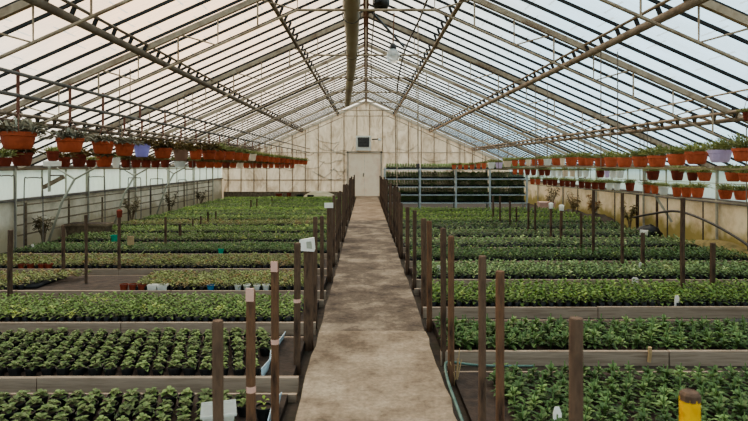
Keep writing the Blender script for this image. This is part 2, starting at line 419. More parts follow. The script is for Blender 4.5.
# side walls: low masonry wall, rail, milky glass with its bars, gutter beam
SILL = .84
for s, nm, kn in ((-1, 'left', 'knee_left'), (1, 'right', 'knee_right')):
    x0, x1 = sorted((s*HW, s*(HW+.22)))
    w = struct('wall_'+nm, MB().box(x0, x1, NEAR, FAR, -.12, SILL), M[kn])
    MB().box(s*HW-.06 if s > 0 else x0, x1 if s > 0 else s*HW+.06, NEAR, FAR, SILL, SILL+.05).build('sill', M['pipe'], w)
    MB().poly([(s*(HW+.02), NEAR, SILL+.05), (s*(HW+.02), FAR, SILL+.05), (s*(HW+.02), FAR, EAVE), (s*(HW+.02), NEAR, EAVE)]).build('glass_panel', M['wall_glass'], w)
    MB().box(*sorted((s*(HW-.05), s*(HW+.12))), NEAR, FAR, EAVE-.1, EAVE).build('gutter_beam', M['purlin'], w)
    y = 3.45
    pr = None
    while y < FAR:
        if pr is None: pr = MB().box(s*HW-.012, s*HW+.012, -.015, .015, SILL+.05, EAVE-.1).build('glazing_bar', M['pale_pipe'], w); pr.location.y = y
        else:
            q = pr.copy(); COL.objects.link(q); q.location.y = y
        y += BAR*2

# far gable
wb = struct('wall_back', MB().poly([(-HW, FAR, -.12), (HW, FAR, -.12), (HW, FAR, EAVE), (0, FAR, RIDGE), (-HW, FAR, EAVE)]), M['film'])
for (a, b) in ((-HW+.1, -.94), (.8, HW-.1)):
    MB().box(a, b, FAR-.06, FAR-.005, -.12, .22).build('base_board', M['old_wood'], wb)
    MB().box(a, b, FAR-.05, FAR-.005, .76, .80).build('rail', M['stud'], wb)
x = -HW+.3
while x < HW-.2:
    lo = 2.19 if -.97 < x < .83 else .23
    MB().box(x-.018, x+.018, FAR-.05, FAR-.01, lo, roof_z(x)-.06).build('stud', M['stud'], wb); x += .62
MB().box(-HW+.1, HW-.1, FAR-.075, FAR-.02, 3.05, 3.09).build('rail', M['frame'], wb) if False else None
MB().beam((-5.2, FAR-.06, 2.1), (5.2, FAR-.06, 2.1), .03, .04).build('rail', M['frame'], wb)
for s in (-1, 1):
    MB().beam((0, FAR-.06, RIDGE-.1), (s*HW, FAR-.06, EAVE-.1), .08, .09).build('edge_board', M['frame'], wb)
# film folds draped over the gable (shallow creases)
fl = MB()
for i in range(16):
    xx = random.uniform(-4.2, -1.1) if i < 12 else random.uniform(1, 5); zz = random.uniform(1.0, 3.0)
    p = [Vector((xx+t*1.1, FAR-.03, zz-.28*math.sin(t*math.pi)*random.uniform(.5, 1)-t*random.uniform(-.3, .3))) for t in (0, .25, .5, .75, 1)]
    fl.tube([q for q in p if q.z < roof_z(q.x)-.15] if all(q.z < roof_z(q.x)-.15 for q in p) else [Vector((xx, FAR-.03, 1.0)), Vector((xx+.5, FAR-.03, .95)), Vector((xx+1, FAR-.03, 1.05))], .018, 5)
fl.build('film_fold', M['film'], wb, smooth=True)
# double door
dl, dr, dz = -.84, .70, 2.08
dj = MB().box(dl-.08, dl, FAR-.16, FAR, 0, dz+.08).box(dr, dr+.08, FAR-.16, FAR, 0, dz+.08).box(dl-.08, dr+.08, FAR-.16, FAR, dz, dz+.09)
d = struct('door_1', dj, M['frame'])
for a, b in ((dl, -.075), (-.065, dr)):
    q = MB().box(a, b, FAR-.12, FAR-.05, .02, dz)
    q.box(a+.06, a+.075, FAR-.125, FAR-.12, .1, dz-.1).box(b-.075, b-.06, FAR-.125, FAR-.12, .1, dz-.1)
    lf = q.build('door_leaf', M['door'], d)
    if a < -.5: MB().box(-.13, -.10, FAR-.17, FAR-.12, .95, 1.12).build('door_handle', M['dark_metal'], lf)
MB().box(dl-.2, dr+.2, FAR-.4, FAR, -.12, .0).build('threshold', M['path_far'], d)

# ventilation box above the door
v = thing('ventilation_box', 'white ventilation box with a dark square grille above the double door', 'vent', (-.12, FAR-.1, 2.2))
MB().box(-.36, .36, -.22, .08, 0, .70).build('casing', M['white'], v)
MB().box(-.27, .27, -.24, -.22, .16, .62).build('grille', M['dark_metal'], v)
sl = MB()
for i in range(6): sl.box(-.25, .25, -.255, -.24, .19+i*.07, .215+i*.07)
sl.build('slats', M['pipe'], v)
a = thing('wall_bracket', 'dark horizontal bracket arm beside the ventilation box', 'bracket', (.3, FAR-.1, 2.72))
MB().tube([(0, 0, 0), (0, -.25, 0), (.34, -.3, .02)], .028, 6).build('arm', M['dark_metal'], a)
MB().lathe([(0, -.1), (.07, -.06), (.07, .02), (.03, .06), (0, .06)], 10, (.34, -.3, 0)).build('lamp_head', M['white'], a)

# ================================================================== ROOF STEEL
TR = [5.3, 7.75, 11.0, 13.9, 16.75, 19.6, 22.45, 25.2]
def truss_parts(root, first):
    for s in (-1, 1):
        off = .10
        def up(x): return Vector((s*x, 0, roof_z(x)-off))
        def lo(x): return Vector((s*x, 0, roof_z(x)-off-.40))
        MB().beam(up(.02), up(HW-.12), .055, .075).build('upper_chord', M['truss'], root)
        MB().tube([lo(.95), lo(5.35)], .017, 6).build('lower_chord', M['truss'], root)
        x = .95; i = 0
        while x < 5.2:
            pth = [up(x), lo(x)] + ([up(x+.55)] if i % 2 == 0 else [])
            MB().tube(pth, .012, 5).build('web_bar', M['truss'], root)
            x += .55; i += 1
        MB().tube([lo(5.35), up(5.8)], .012, 5).build('web_bar', M['truss'], root)
        MB().box(*sorted((s*(HW-.07), s*(HW-.03))), -.018, .018, GROUND, EAVE-.05).build('column', M['pale_pipe'], root)
    zt = roof_z(.95)-.10-.40
    MB().tube([(-.95, 0, zt), (.95, 0, zt)], .018, 6).build('collar_tie', M['truss'], root)
    MB().tube([(0, 0, zt), (0, 0, RIDGE-.1)], .012, 6).build('king_rod', M['truss'], root)
tr0 = None
for i, y in enumerate(TR):
    lab = 'beige lattice steel roof truss spanning both slopes, ' + ('nearest to the camera' if i == 0 else ordw(i)+' from the camera')
    if tr0 is None:
        tr0 = thing('roof_truss', lab, 'roof truss', (0, y, 0), 0, 'lattice roof trusses'); truss_parts(tr0, True)
    else: dup(tr0, (0, y, 0), 0, 1.0, lab)
# purlins with one short bracket under every glazing bar
for X, txt in ((1.34, 'upper'), (3.07, 'middle'), (5.1, 'lower')):
    for s in (-1, 1):
        side = 'left' if s < 0 else 'right'
        z = roof_z(X)-.17
        t = thing('roof_purlin', f'{"rusty" if s>0 else "brown"} steel purlin running lengthwise under the {side} roof slope, {txt} of three', 'purlin', (s*X, 0, z), 0, 'roof purlins')
        m = M['purlin_warm'] if s > 0 else M['purlin']
        MB().tube([(0, NEAR, 0), (0, FAR-.1, 0)], .048 if 2 < X < 4 else .034, 8).build('pipe', m, t, smooth=True)
        if 2 < X < 4: MB().tube([(-s*.05, NEAR, .125), (-s*.05, FAR-.1, .125)], .018, 7).build('top_rail', m, t, smooth=True)
        if X > 5:
            MB().tube([(-s*.12, NEAR, .09), (-s*.12, FAR-.1, .09)], .026, 7).build('pipe', m, t, smooth=True)
            lw = MB(); y = 3.45
            while y < FAR-.6:
                lw.tube([(0, y, 0), (-s*.12, y+.24, .09)], .012, 5).tube([(-s*.12, y+.24, .09), (0, y+.475, 0)], .012, 5); y += .475
            lw.build('lacing', m, t)
        pr = None; y = 3.45-BAR*2
        while y < FAR-.2:
            if pr is None: pr = MB().beam((0, 0, .02), (-s*.05, 0, .145), .04, .035).build('bracket', M['bar'], t); pr.location.y = y
            else:
                q = pr.copy(); COL.objects.link(q); q.location.y = y
            y += BAR
# thin rails below the glass
for X in (4.65,):
    for s in (-1, 1):
        o = MB().tube([(s*X, NEAR, roof_z(X)-.075), (s*X, FAR-.1, roof_z(X)-.075)], .012, 6).build('roof_rail', M['truss'])
        tag(o, f'thin lengthwise rail under the {"left" if s<0 else "right"} roof glass', 'rail')
# ridge
t = thing('ridge_beam', 'rusty ridge beam along the top of the greenhouse roof', 'beam', (0, 0, RIDGE-.1))
MB().box(-.05, .05, NEAR, FAR-.08, -.05, .04).build('beam', M['rust'], t)
MB().tube([(.0, NEAR, -.24), (.0, FAR-.1, -.24)], .025, 6).build('pipe', M['rust'], t)
lw = MB(); y = 3
while y < FAR-1: lw.tube([(0, y, -.24), (0, y+.5, -.04)], .012, 5).tube([(0, y+.5, -.04), (0, y+1, -.24)], .012, 5); y += 1
lw.build('lacing', M['rust'], t)
# air duct
pts = [Vector(p) for p in ((.02, 2.2, 3.80), (-.10, 5.2, 3.80), (-.19, 7.4, 3.80), (-.23, 9.2, 3.78), (-.28, 11.2, 3.79), (-.38, 13.8, 3.77), (-.50, 16.4, 3.72), (-.60, 18.6, 3.66), (-.64, 19.2, 3.62))]
def smooth_path(pts, m=6):
    out = []
    for i in range(len(pts)-1):
        p0, p1, p2, p3 = pts[max(i-1,0)], pts[i], pts[i+1], pts[min(i+2, len(pts)-1)]
        for k in range(m):
            t = k/m
            out.append(.5*((2*p1)+(p2-p0)*t+(2*p0-5*p1+4*p2-p3)*t*t+(3*p1-p0-3*p2+p3)*t**3))
    return out+[pts[-1]]
t = thing('air_duct', 'long brown air duct tube hanging under the ridge', 'duct', (0, 0, 0))
sp = smooth_path(pts, 8)
MB().tube(sp, [.132+.006*math.sin(i*1.9) - .045*(i/len(sp)) for i in range(len(sp))], 16).build('tube', M['duct'], t, smooth=True)
for y, xx in ((8.2, -.21), (11.05, -.275), (13.9, -.385), (16.75, -.515)):
    hg = MB(); zc = 3.78
    ring = [(xx+.135*math.cos(a), y, zc+.135*math.sin(a)) for a in [math.pi*2*k/16 for k in range(17)]]
    hg.tube(ring, .008, 5, caps=False).tube([(xx, y, zc+.13), (xx*.6, y, roof_z(xx*.6)-.12)], .006, 5)
    hg.build('hanger', M['pipe'], t)
# circulation fan under the ridge
p = at_d(381, 2, 8.6)
t = thing('ceiling_fan', 'dark fan unit hanging beside the ridge at the top of the frame', 'fan', p)
MB().lathe([(.02, -.1), (.1, -.1), (.13, -.04), (.13, .05), (.06, .12), (0, .12)], 16).build('motor_housing', M['dark_metal'], t, smooth=True)
for a in (0.3, 0.3+2.094, .3+4.188):
    e = Vector((math.cos(a), math.sin(a), 0)); n = Vector((-e.y, e.x, 0))
    MB().poly([e*.1+n*.05-Vector((0,0,.09)), e*.30+n*.07-Vector((0,0,.07)), e*.30-n*.07-Vector((0,0,.11)), e*.1-n*.04-Vector((0,0,.1))]).build('blade', M['dark_metal'], t)
MB().tube([(0, 0, .1), (0, 0, roof_z(p.x)-p.z-.03)], .02, 6).build('rod', M['rust'], t)
# diagonal brace by the ridge
o = MB().tube([at_d(372, 12, 9.2), at_d(404, 47, 11.6)], .022, 6).build('diagonal_brace', M['dark_metal']); tag(o, 'dark diagonal brace rod between the fan and the glass lamp', 'brace')
# hanging lamp
p = at_d(393, 63, 10.4)
t = thing('hanging_lamp', 'clear glass globe lamp with a dark cap hanging right of the ridge', 'lamp', p)
m_gl, nt_, out_ = new_mat('lamp_glass')
g_ = nd(nt_, 'ShaderNodeBsdfGlass', Roughness=.15, IOR=1.12); tr_ = nd(nt_, 'ShaderNodeBsdfTransparent'); df_ = nd(nt_, 'ShaderNodeBsdfDiffuse'); df_.inputs[0].default_value = (.8, .76, .7, 1)
m1 = nd(nt_, 'ShaderNodeMixShader'); m1.inputs[0].default_value = .5; nt_.links.new(g_.outputs[0], m1.inputs[1]); nt_.links.new(tr_.outputs[0], m1.inputs[2])
m2 = nd(nt_, 'ShaderNodeMixShader'); m2.inputs[0].default_value = .4; nt_.links.new(m1.outputs[0], m2.inputs[1]); nt_.links.new(df_.outputs[0], m2.inputs[2]); nt_.links.new(m2.outputs[0], out_.inputs[0])
MB().lathe([(0, 0), (.07, .01), (.115, .07), (.125, .14), (.10, .21), (.06, .26)], 20).build('globe', m_gl, t, smooth=True)
MB().lathe([(.062, .25), (.066, .28), (.05, .34), (.02, .37), (0, .37)], 14).build('cap', M['dark_metal'], t, smooth=True)
MB().tube([(0, 0, .36), (.02, 0, roof_z(p.x)-p.z-.03)], .012, 6).build('rod', M['rust'], t)
# loose cables and plumb wires
def cable(name, pts, r, m, label, cat):
    return tag(MB().tube(smooth_path([Vector(q) for q in pts]), r, 6).build(name, m, None, smooth=True), label, cat)
cable('power_cable', [at_d(430, -8, 7.6), at_d(420, 18, 9), at_d(405, 50, 11), at_d(399, 76, 12.5), at_d(397, 92, 13.2)], .014, M['dark_metal'], 'black cable curving down the right roof slope past the lamp', 'cable')
cable('power_cable', [at_d(376, -8, 8), at_d(373, 30, 10), at_d(371, 62, 13), at_d(372, 80, 16)], .011, M['dark_metal'], 'thin black cable running just right of the ridge beam', 'cable')
for px, y0, y1, dd, lab in ((418, 22, 166, 9.6, 'pale hanging rod right of the lamp reaching down to the rack top'), (397, 84, 196, 16.75, 'thin hanging rod dropping from a collar tie to the rack')):
    a, b = at_d(px, y0, dd), at_d(px, y1, dd)
    t = thing('hanging_rod', lab, 'rod', b)
    MB().tube([(0, 0, 0), (0, 0, a.z-b.z)], .010 if dd < 12 else .014, 6).build('rod', M['truss'], t)
    MB().lathe([(0, -.06), (.03, -.04), (.03, .03), (0, .05)], 8).build('end_weight', M['dark_metal'], t)

# ================================================================== BEDS
LK = [4.21+1.43*i for i in range(15)]          # front boards of the beds, left of the path
RK = [4.79+1.46*i for i in range(10)]
LX0, LX1 = -6.35, -.50
RX0, RX1 = .63, 6.45
def bed(x0, x1, y, depth, soil_z, label, group, kerb_h=.0):
    t = thing('planting_bed', label, 'planting bed', (0, y, 0), 0, group)
    k = MB(); n = 3; xs = [x0+(x1-x0)*i/n for i in range(n+1)]
    for i in range(n):
        k.box(xs[i]+.004, xs[i+1]-.004, -.045+random.uniform(-.004, .004), .0, GROUND, kerb_h+random.uniform(-.006, .004))
    k.build('front_board', M['kerb'], t)
    in0, in1 = (x0, x1-.06) if x0 < 0 else (x0+.06, x1)
    MB().box(in0, in1, 0, depth, GROUND, soil_z).build('soil', M['soil'], t)
    MB().box(x0, x1, depth, depth+.035, GROUND, soil_z-.004).build('back_board', M['kerb'], t)
    return t
bed(LX0, LX1, 2.62, 1.40, -.06, 'nearest left planting bed with spaced potted seedlings at the bottom edge of the photo', 'planting beds left of the path')
bed(RX0, RX1, 2.75, 1.75, -.08, 'planting bed of leafy seedlings at the bottom right corner, nearest right bed', 'planting beds right of the path')
for i, y in enumerate(LK):
    bed(LX0, LX1, y, 1.03, -.03, f'raised soil bed with grey-brown front board, {ordw(i+1+1)} from the front, left of path', 'planting beds left of the path')
for i, y in enumerate(RK):
    bed(RX0, RX1, y, 1.02, -.03, f'raised soil bed with grey-brown front board, {ordw(i+1+1)} from the front, right of path', 'planting beds right of the path')

# ------------------------------------------------ individual potted seedlings on the two nearest left beds
def pot_mb(r=.05, h=.075, n=10):
    return MB().lathe([(r*.72, 0), (r*.98, h*.86), (r*1.05, h*.86), (r*1.05, h), (r*.92, h), (r*.9, h*.86)], n).disk(r*.92, h*.88, n, mi=1)
pot_me = None
LEFTC = ((66, 80, 42), (122, 134, 76), (160, 162, 76))
variants = []
for i in range(8):
    rng = np.random.default_rng(100+i)
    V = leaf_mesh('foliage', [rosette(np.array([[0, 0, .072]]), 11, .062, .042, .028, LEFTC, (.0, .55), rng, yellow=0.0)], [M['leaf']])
    variants.append(V)
def seedling_proto(label, group):
    t = thing('potted_seedling', label, 'seedling', (0, 0, 0), 0, group)
    pot_mb().build('pot', [M['black'], M['soil']], t, smooth=False); link('foliage', variants[0], t)
    return t
def potted_rows(y0, y1, step, z, label, group, proto=None, cap=999, xlim=-.78, margin=.12):
    n = 0; y = y0; row = 0; used = False
    pro = seedling_proto(label, group)
    while y < y1:
        xl = -(366/F)*y - margin; x = xlim - (row*.031) % step
        while x > xl and n < cap:
            loc = (x+random.uniform(-.008, .008), y+random.uniform(-.008, .008), z); rz = random.uniform(0, 6.28); sc = random.uniform(.9, 1.12)
            if not used: o = pro; o.location = loc; used = True
            else: o = dup(pro, loc, rz, sc)
            for ch in o.children:
                if ch.name.startswith('foliage'): ch.data = random.choice(variants)
            n += 1; x -= step
        y += step; row += 1
    return n
n0 = potted_rows(3.06, 3.93, .125, -.06, 'small green seedling in a round black pot on the nearest left bed', 'potted seedlings on the nearest left bed', margin=.15)
n1 = potted_rows(4.27, 5.20, .122, -.03, 'small green seedling in round black pot on the second left bed', 'potted seedlings on the second left bed', margin=.05, xlim=-.85)
print('potted', n0, n1)
# ------------------------------------------------ individual leafy seedlings on the two nearest right beds
RIGHTC = ((62, 82, 42), (124, 142, 84), (146, 158, 92))
rvar = []
for i in range(8):
    rng = np.random.default_rng(300+i)
    P = np.array([[0, 0, .0]])
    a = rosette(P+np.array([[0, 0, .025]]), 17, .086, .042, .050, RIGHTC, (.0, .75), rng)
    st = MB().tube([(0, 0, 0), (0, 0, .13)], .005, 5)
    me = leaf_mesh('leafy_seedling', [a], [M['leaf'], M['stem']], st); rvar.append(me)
def leafy_rows(y0, y1, step, z, xlim, label, group, margin=.12, cap=999, sc0=1.0):
    n = 0; y = y0; row = 0; pro = None
    while y < y1:
        xr = (382/F)*y + margin; x = xlim(y) + (row % 2)*step*.5
        while x < xr and n < cap:
            me = random.choice(rvar)
            if pro is None: o = pro = tag(link('leafy_seedling', me), label, 'seedling', group)
            else: o = pro.copy(); COL.objects.link(o); o.data = me
            o.location = (x+random.uniform(-.02, .02), y+random.uniform(-.02, .02), z); o.rotation_euler = (random.uniform(-.1, .1), random.uniform(-.1, .1), random.uniform(0, 6.28)); s = random.uniform(.85, 1.15)*sc0; o.scale = (s, s, s)
            n += 1; x += step
        y += step*.93; row += 1
    return n
m0 = leafy_rows(3.05, 4.36, .128, -.08, lambda y: .98, 'upright leafy green seedling growing on the nearest right bed', 'leafy seedlings on the nearest right bed')
m1 = leafy_rows(4.88, 5.80, .125, -.03, lambda y: .74, 'upright leafy green seedling growing on the second right bed', 'leafy seedlings on the second right bed', margin=.05, sc0=1.12, cap=300-m0)
print('leafy', m0, m1)

# ------------------------------------------------ the further beds: seedlings beyond counting, one mass per bed
def mass(side, idx, y, depth, z, label, cols, L, W, h, n, step, hole=None, potted=True, x0=None, x1=None, yellow=.06):
    if side == 'l': xa, xb = (LX0+.12, -.74)
    else: xa, xb = (.76, RX1-.15)
    if x0 is not None: xa = x0
    if x1 is not None: xb = x1
    xs = np.arange(xa, xb, step); ys = np.arange(.07, depth-.06, step*.95)
    X, Y = np.meshgrid(xs, ys); P = np.stack([X.ravel(), Y.ravel(), np.full(X.size, z+.055)], 1)
    P[:, 0] += np.tile((np.arange(len(ys)) % 3)*step*.33, (len(xs), 1)).T.ravel()
    if hole is not None: P = P[~hole(P[:, 0], P[:, 1])]
    Q = P.copy()
    P[:, :2] += RNG.normal(0, step*.10, (len(P), 2))
    # clumps of stronger and weaker growth
    g = np.sin(P[:, 0]*2.3+idx*1.7)*.5+np.sin(P[:, 0]*5.1+P[:, 1]*4+idx)*.5
    P[:, 2] += .012*g
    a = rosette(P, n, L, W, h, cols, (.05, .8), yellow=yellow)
    ex = MB(); r = step*.42
    front = Q[:, 1] < .07+step*1.6
    for q in Q[front]:
        b = len(ex.v)
        for (rr, zz) in ((r*.75, z), (r, z+.058)):
            for j in range(6):
                an = math.pi/3*j; ex.v.append((q[0]+rr*math.cos(an), q[1]+rr*math.sin(an), zz))
        for j in range(6): ex.f.append((b+j, b+(j+1) % 6, b+6+(j+1) % 6, b+6+j)); ex.mi.append(0)
        ex.f.append(tuple(b+6+j for j in range(6))); ex.mi.append(0)
    # tray blocks under the rest
    x = xa-.04
    while x < xb:
        x2 = min(x+.5, xb+.04); cx = np.array([(x+x2)/2]); 
        if hole is None or not hole(cx, np.array([depth/2]))[0]:
            ex.box(x+.006, x2-.006, .07+step*1.3, depth-.05, z, z+.035)
        x += .5
    me = leaf_mesh('seedlings', [a], [M['leaf'], M['black']], ex)
    o = link('seedlings', me); o.location = (0, y, 0)
    tag(o, label, 'seedlings', None, 'stuff')
    return o
GREEN = ((66, 84, 40), (120, 136, 72), (146, 152, 82)); DARKG = ((54, 74, 40), (100, 120, 66), (122, 134, 72))
MIXED = ((76, 82, 44), (140, 142, 84), (124, 104, 64)); BRIGHT = ((80, 104, 44), (130, 150, 70), (150, 164, 82)); GREY = ((68, 86, 48), (122, 136, 86), (150, 156, 104))
LC = {1: (GREEN, 'dense mid green'), 2: (MIXED, 'patchy light green'), 3: (MIXED, 'mixed brown and green'), 4: (DARKG, 'even dark green'), 5: (GREEN, 'thick green'),
      6: (GREEN, 'low green'), 7: (MIXED, 'pale speckled'), 8: (GREEN, 'even green')}
for i, y in enumerate(LK):
    if i == 0: continue
    cols, word = LC.get(i, (GREEN if i % 2 else BRIGHT, 'fine-leaved green'))
    hole = None
    if i == 2: hole = lambda x, yy: (x > -4.55+.75*yy) & (x < -2.95)
    lab = f'{word} seedlings covering the {ordw(i+2)} bed from the front, left of the path'
    st = .092 if i < 5 else .11 if i < 9 else .13
    mass('l', i, y, 1.0 if i > 2 else .98, -.03, lab, cols, .075 if i < 5 else .09, .042 if i < 5 else .056, .05, 8 if i < 5 else 6, st, hole, yellow=.15 if cols is MIXED else .05)
for i, y in enumerate(RK):
    if i == 0: continue
    cols, word = ((BRIGHT, 'bright bushy green') if i == 1 else (GREY, 'grey-green') if i in (2, 4, 5) else (DARKG, 'dark green') if i < 7 else (BRIGHT, 'smooth yellow-green'))
    st = .095 if i < 4 else .12
    lab = f'{word} seedlings on the {ordw(i+2)} bed from the front, right of the path'
    mass('r', i, y, 1.0, -.03, lab, cols, .088, .045 if i < 4 else .056, .075, 8 if i < 4 else 6, st)
# off-centre remainder of the two nearest beds, beyond the picked-out seedlings
mass('l', 30, 4.21, 1.0, -.03, 'potted seedlings filling the outer end of the second left bed beyond the single pots', LEFTC, .062, .04, .045, 7, .122, x1=-2.75, hole=lambda x, yy: x > -.6536*(4.21+yy)-.10)
mass('r', 31, 4.79, 1.0, -.03, 'leafy seedlings filling the outer end of the second right bed beyond the single plants', RIGHTC, .08, .038, .10, 8, .12, x0=3.2, hole=lambda x, yy: x < .682*(4.79+yy)+.10)
mass('l', 32, 2.62, 1.2, -.06, 'potted seedlings filling the outer end of the nearest left bed beyond the single pots', LEFTC, .062, .04, .045, 7, .122, x1=-1.9, hole=lambda x, yy: x > -.6536*(2.62+yy)-.20)

# ================================================================== POSTS BESIDE THE PATH
def post(px, py, w, X, i, side, mat='post', extra='', label=None, name='path_post'):
    p = at_x(px, py, X); d = p.y; r = max(.014, w*d/F/2)
    lab = label or f'rusty brown post at {side} path edge, {ordw(i)} from camera{extra}'
    t = thing(name, lab, 'post', (p.x, d, GROUND), 0, f'posts along the {side} edge of the path')
    h = p.z-GROUND; lean = random.uniform(-.006, .006)
    zs = [0, h*.3, h*.6, h*.85, h-.012, h]
    b = MB().tube([(lean*z*.6, lean*z, z) for z in zs], [r, r*1.0, r*.98, r, r*1.0, r*.93], 9, jag=.05)
    b.build('shaft', M[mat], t)
    return t, r, h
PLIST = [(219,320,11,'post',''),(251,290,9.5,'post_orange',', pink tag on top'),(275,263,8,'post_orange',', pale pink tag on top'),(297,243,7,'post',''),(308.5,244,10,'post',', wrapped in white paper'),(315,217,4.5,'post',''),(322,216,4,'post',''),(329.5,207,6,'post',', small white tag on top')]
k = 0
for i, (px, py, w, mt, ex) in enumerate(PLIST):
    t, r, h = post(px, py, w, -.56 if i < 4 else -.53, i, 'left', mt, ex)
    if 'pink' in ex:
        MB().box(-r*.9, r*.75, -r*1.15, -r*.6, h-.05, h+.012).build('tag', M['pink'], t)
    if 'paper' in ex:
        pw = MB().quadbox([(-r*1.5, -r*1.2, h-.055), (r*1.3, -r*1.5, h-.06), (r*1.3, r*.9, h-.05), (-r*1.3, r*1.1, h-.05), (-r*1.7, -r*1.1, h+.045), (r*1.0, -r*1.4, h+.065), (r*1.1, r*.7, h+.06), (-r*1.3, r*.9, h+.04)]).build('paper_wrap', M['paper'], t)
        MB().quadbox([(-r*.2, -r*1.48, h-.03), (r*.9, -r*1.56, h-.035), (r*.9, -r*1.4, h-.035), (-r*.2, -r*1.3, h-.03), (-r*.3, -r*1.45, h+.03), (r*.7, -r*1.52, h+.035), (r*.7, -r*1.38, h+.035), (-r*.3, -r*1.3, h+.03)]).build('grey_print', M['pale_pipe'], pw)
    if 'white tag' in ex:
        MB().box(-r*1.6, r*1.3, -r*1.3, -r*1.1, h-.01, h+.065).build('tag', M['paper'], t)
    if i in (0, 1, 2, 3):
        MB().lathe([(r*1.04, 0), (r*1.04, .03)], 9, (0, 0, h*.55)).build('label_band', M['pink'] if i else M['blue'], t)
d = 9.3; i = len(PLIST)
while d < 26:
    X = -.52+random.uniform(-.03, .02); zt = 1.0+random.uniform(-.06, .1)
    pp = (VX+X*F/d, VY-(zt-EYE)*F/d); post(pp[0], pp[1], random.uniform(.045, .06)*F/d, X, i, 'left'); i += 1; d += .74
RLIST = [(690,394,19,1.04,'yellow'),(576,318,14,.75,'post'),(500,271,9,.70,'post_orange'),(482,256,8,.68,'post'),(451,236,6.5,.66,'post_orange'),(443.5,228,6,.66,'post'),(429.5,221,5.5,.65,'post_orange'),(424,218.5,5.5,.66,'post'),(414.5,210.5,4,.66,'post'),(407.5,207,4,.64,'post'),(401,203,4,.63,'post')]
for i, (px, py, w, X, mt) in enumerate(RLIST):
    if mt == 'yellow':
        t, r, h = post(px, py, w, X, 0, 'right', mt, label='thick yellow painted post with a brown top at the bottom right of the photo', name='yellow_post'); del t['group']
        MB().lathe([(r*1.02, h-.02), (r*1.03, h), (r*.8, h+.008), (0, h+.008)], 10).build('cap', M['post'], t)
    else:
        t, r, h = post(px, py, w, X, i-1, 'right', mt)
        if i in (1,): MB().lathe([(r*1.04, 0), (r*1.04, .022)], 9, (0, 0, h*.6)).build('label_band', M['straw'], t)
d = 10.7; i = len(RLIST)-1
while d < 26:
    X = .62+random.uniform(-.02, .03); zt = 1.02+random.uniform(-.06, .1)
    pp = (VX+X*F/d, VY-(zt-EYE)*F/d); post(pp[0], pp[1], random.uniform(.045, .06)*F/d, X, i, 'right'); i += 1; d += .74

# thin stakes standing among the beds: (x, top y, foot y, width)
def stake(px, y0, y1, w, lab, cat='stake', m='post', cap=None, name='garden_stake', grp=None):
    d = EYE*F/(y1-VY)*1.06; a = at_d(px, y0, d); 
    t = thing(name, lab, cat, (a.x, d, GROUND), 0, grp)
    h = a.z-GROUND; r = max(.011, w*d/F/2)
    MB().tube([(0, 0, 0), (random.uniform(-.01, .01), 0, h*.5), (0, 0, h)], r, 7, jag=.05).build('shaft', M[m], t)
    if cap: MB().lathe([(0, h-.05), (r*1.5, h-.05), (r*1.9, h+.05), (r*.9, h+.07), (0, h+.07)], 8).build('cap', M[cap], t)
    return t
RS = [(683,198,300,4.5,None),(713,243,298,5,None),(708,201,246,2.8,None),(730,202,249,2.8,None),(643,233,277,4,None),(622.5,193,275,3.2,None),(637,193,231,2.2,None),(657,194,236,2.4,None),(593.5,190,262,3,None),(581,213,257,2.6,None),(561.5,208,247,3,'white'),(551,206,247,2.6,'white'),(528.5,203,238,2.2,None),(535.5,203,239,2.2,None),(516.5,207,230,1.8,None),(510,201,230,2,None),(500,196,226,1.8,None),(493,196,224,1.8,None)]
for i, (px, y0, y1, w, cp) in enumerate(sorted(RS, key=lambda q: -q[0])):
    lab = f'thin brown stake in right beds, {ordw(i)} from right photo edge' + (', white cup on top' if cp else '')
    stake(px, y0, y1, w, lab, cap=cp, grp='stakes among the right beds')
LS = [(10.5,230,306,5,None),(15,205,243,2.6,None),(40,197,232,1.6,None),(60,206,236,2,None),(63.5,225,277,3.6,None),(86,215,288,3,None),(119.5,214,275,3.2,'terra_dark'),(131.5,236,254,3.5,None),(156.5,238,249,2.4,None),(165.5,217,252,2.4,None),(180,224,243,3,None),(193,219,231,1.6,None),(201,216,231,1.8,None),(208,212,228,1.6,None),(216,211,226,1.5,None),(251,200,212,1.4,None),(257,199,212,1.4,None),(272,197,206,1.2,None)]
for i, (px, y0, y1, w, cp) in enumerate(sorted(LS, key=lambda q: q[0])):
    lab = f'thin brown stake in left beds, {ordw(i)} from left photo edge' + (', red top' if cp else '')
    t = stake(px, y0, y1, w, lab, cap=cp, grp='stakes among the left beds')
    if px == 131.5: MB().box(-.06, .06, -.045, -.03, .12, .36).build('label_card', M['straw'], t)

# ================================================================== HANGING POTS
def grass_tuft(seed, r, h, cols, n=60, w=.012, spread=.9):
    rng = np.random.default_rng(seed)
    P = np.stack([rng.uniform(-r, r, n)*.8, rng.uniform(-r, r, n)*.8, np.zeros(n)], 1)
    az = rng.uniform(0, 6.28, n); el = rng.uniform(.35, 1.4, n)
    m = rng.uniform(0, 1, n)[:, None]; C = clin(cols[0])[None]*(1-m)+clin(cols[1])[None]*m
    a = leaf_arrays(P, az, h*rng.uniform(.6, 1.25, n), np.full(n, w)*rng.uniform(.7, 1.4, n), el, C, .1, spread)
    return leaf_mesh('plant', [a], [M['leaf_dull']])
TUFT_G = [grass_tuft(i, .115, .20, ((96, 106, 52), (176, 172, 116)), 170, .011, .5) for i in range(5)]
TUFT_D = [grass_tuft(20+i, .13, .19, ((92, 80, 60), (176, 168, 148)), 170, .018) for i in range(4)]
TUFT_O = [grass_tuft(40+i, .13, .22, ((78, 62, 38), (132, 110, 70)), 170, .016) for i in range(4)]
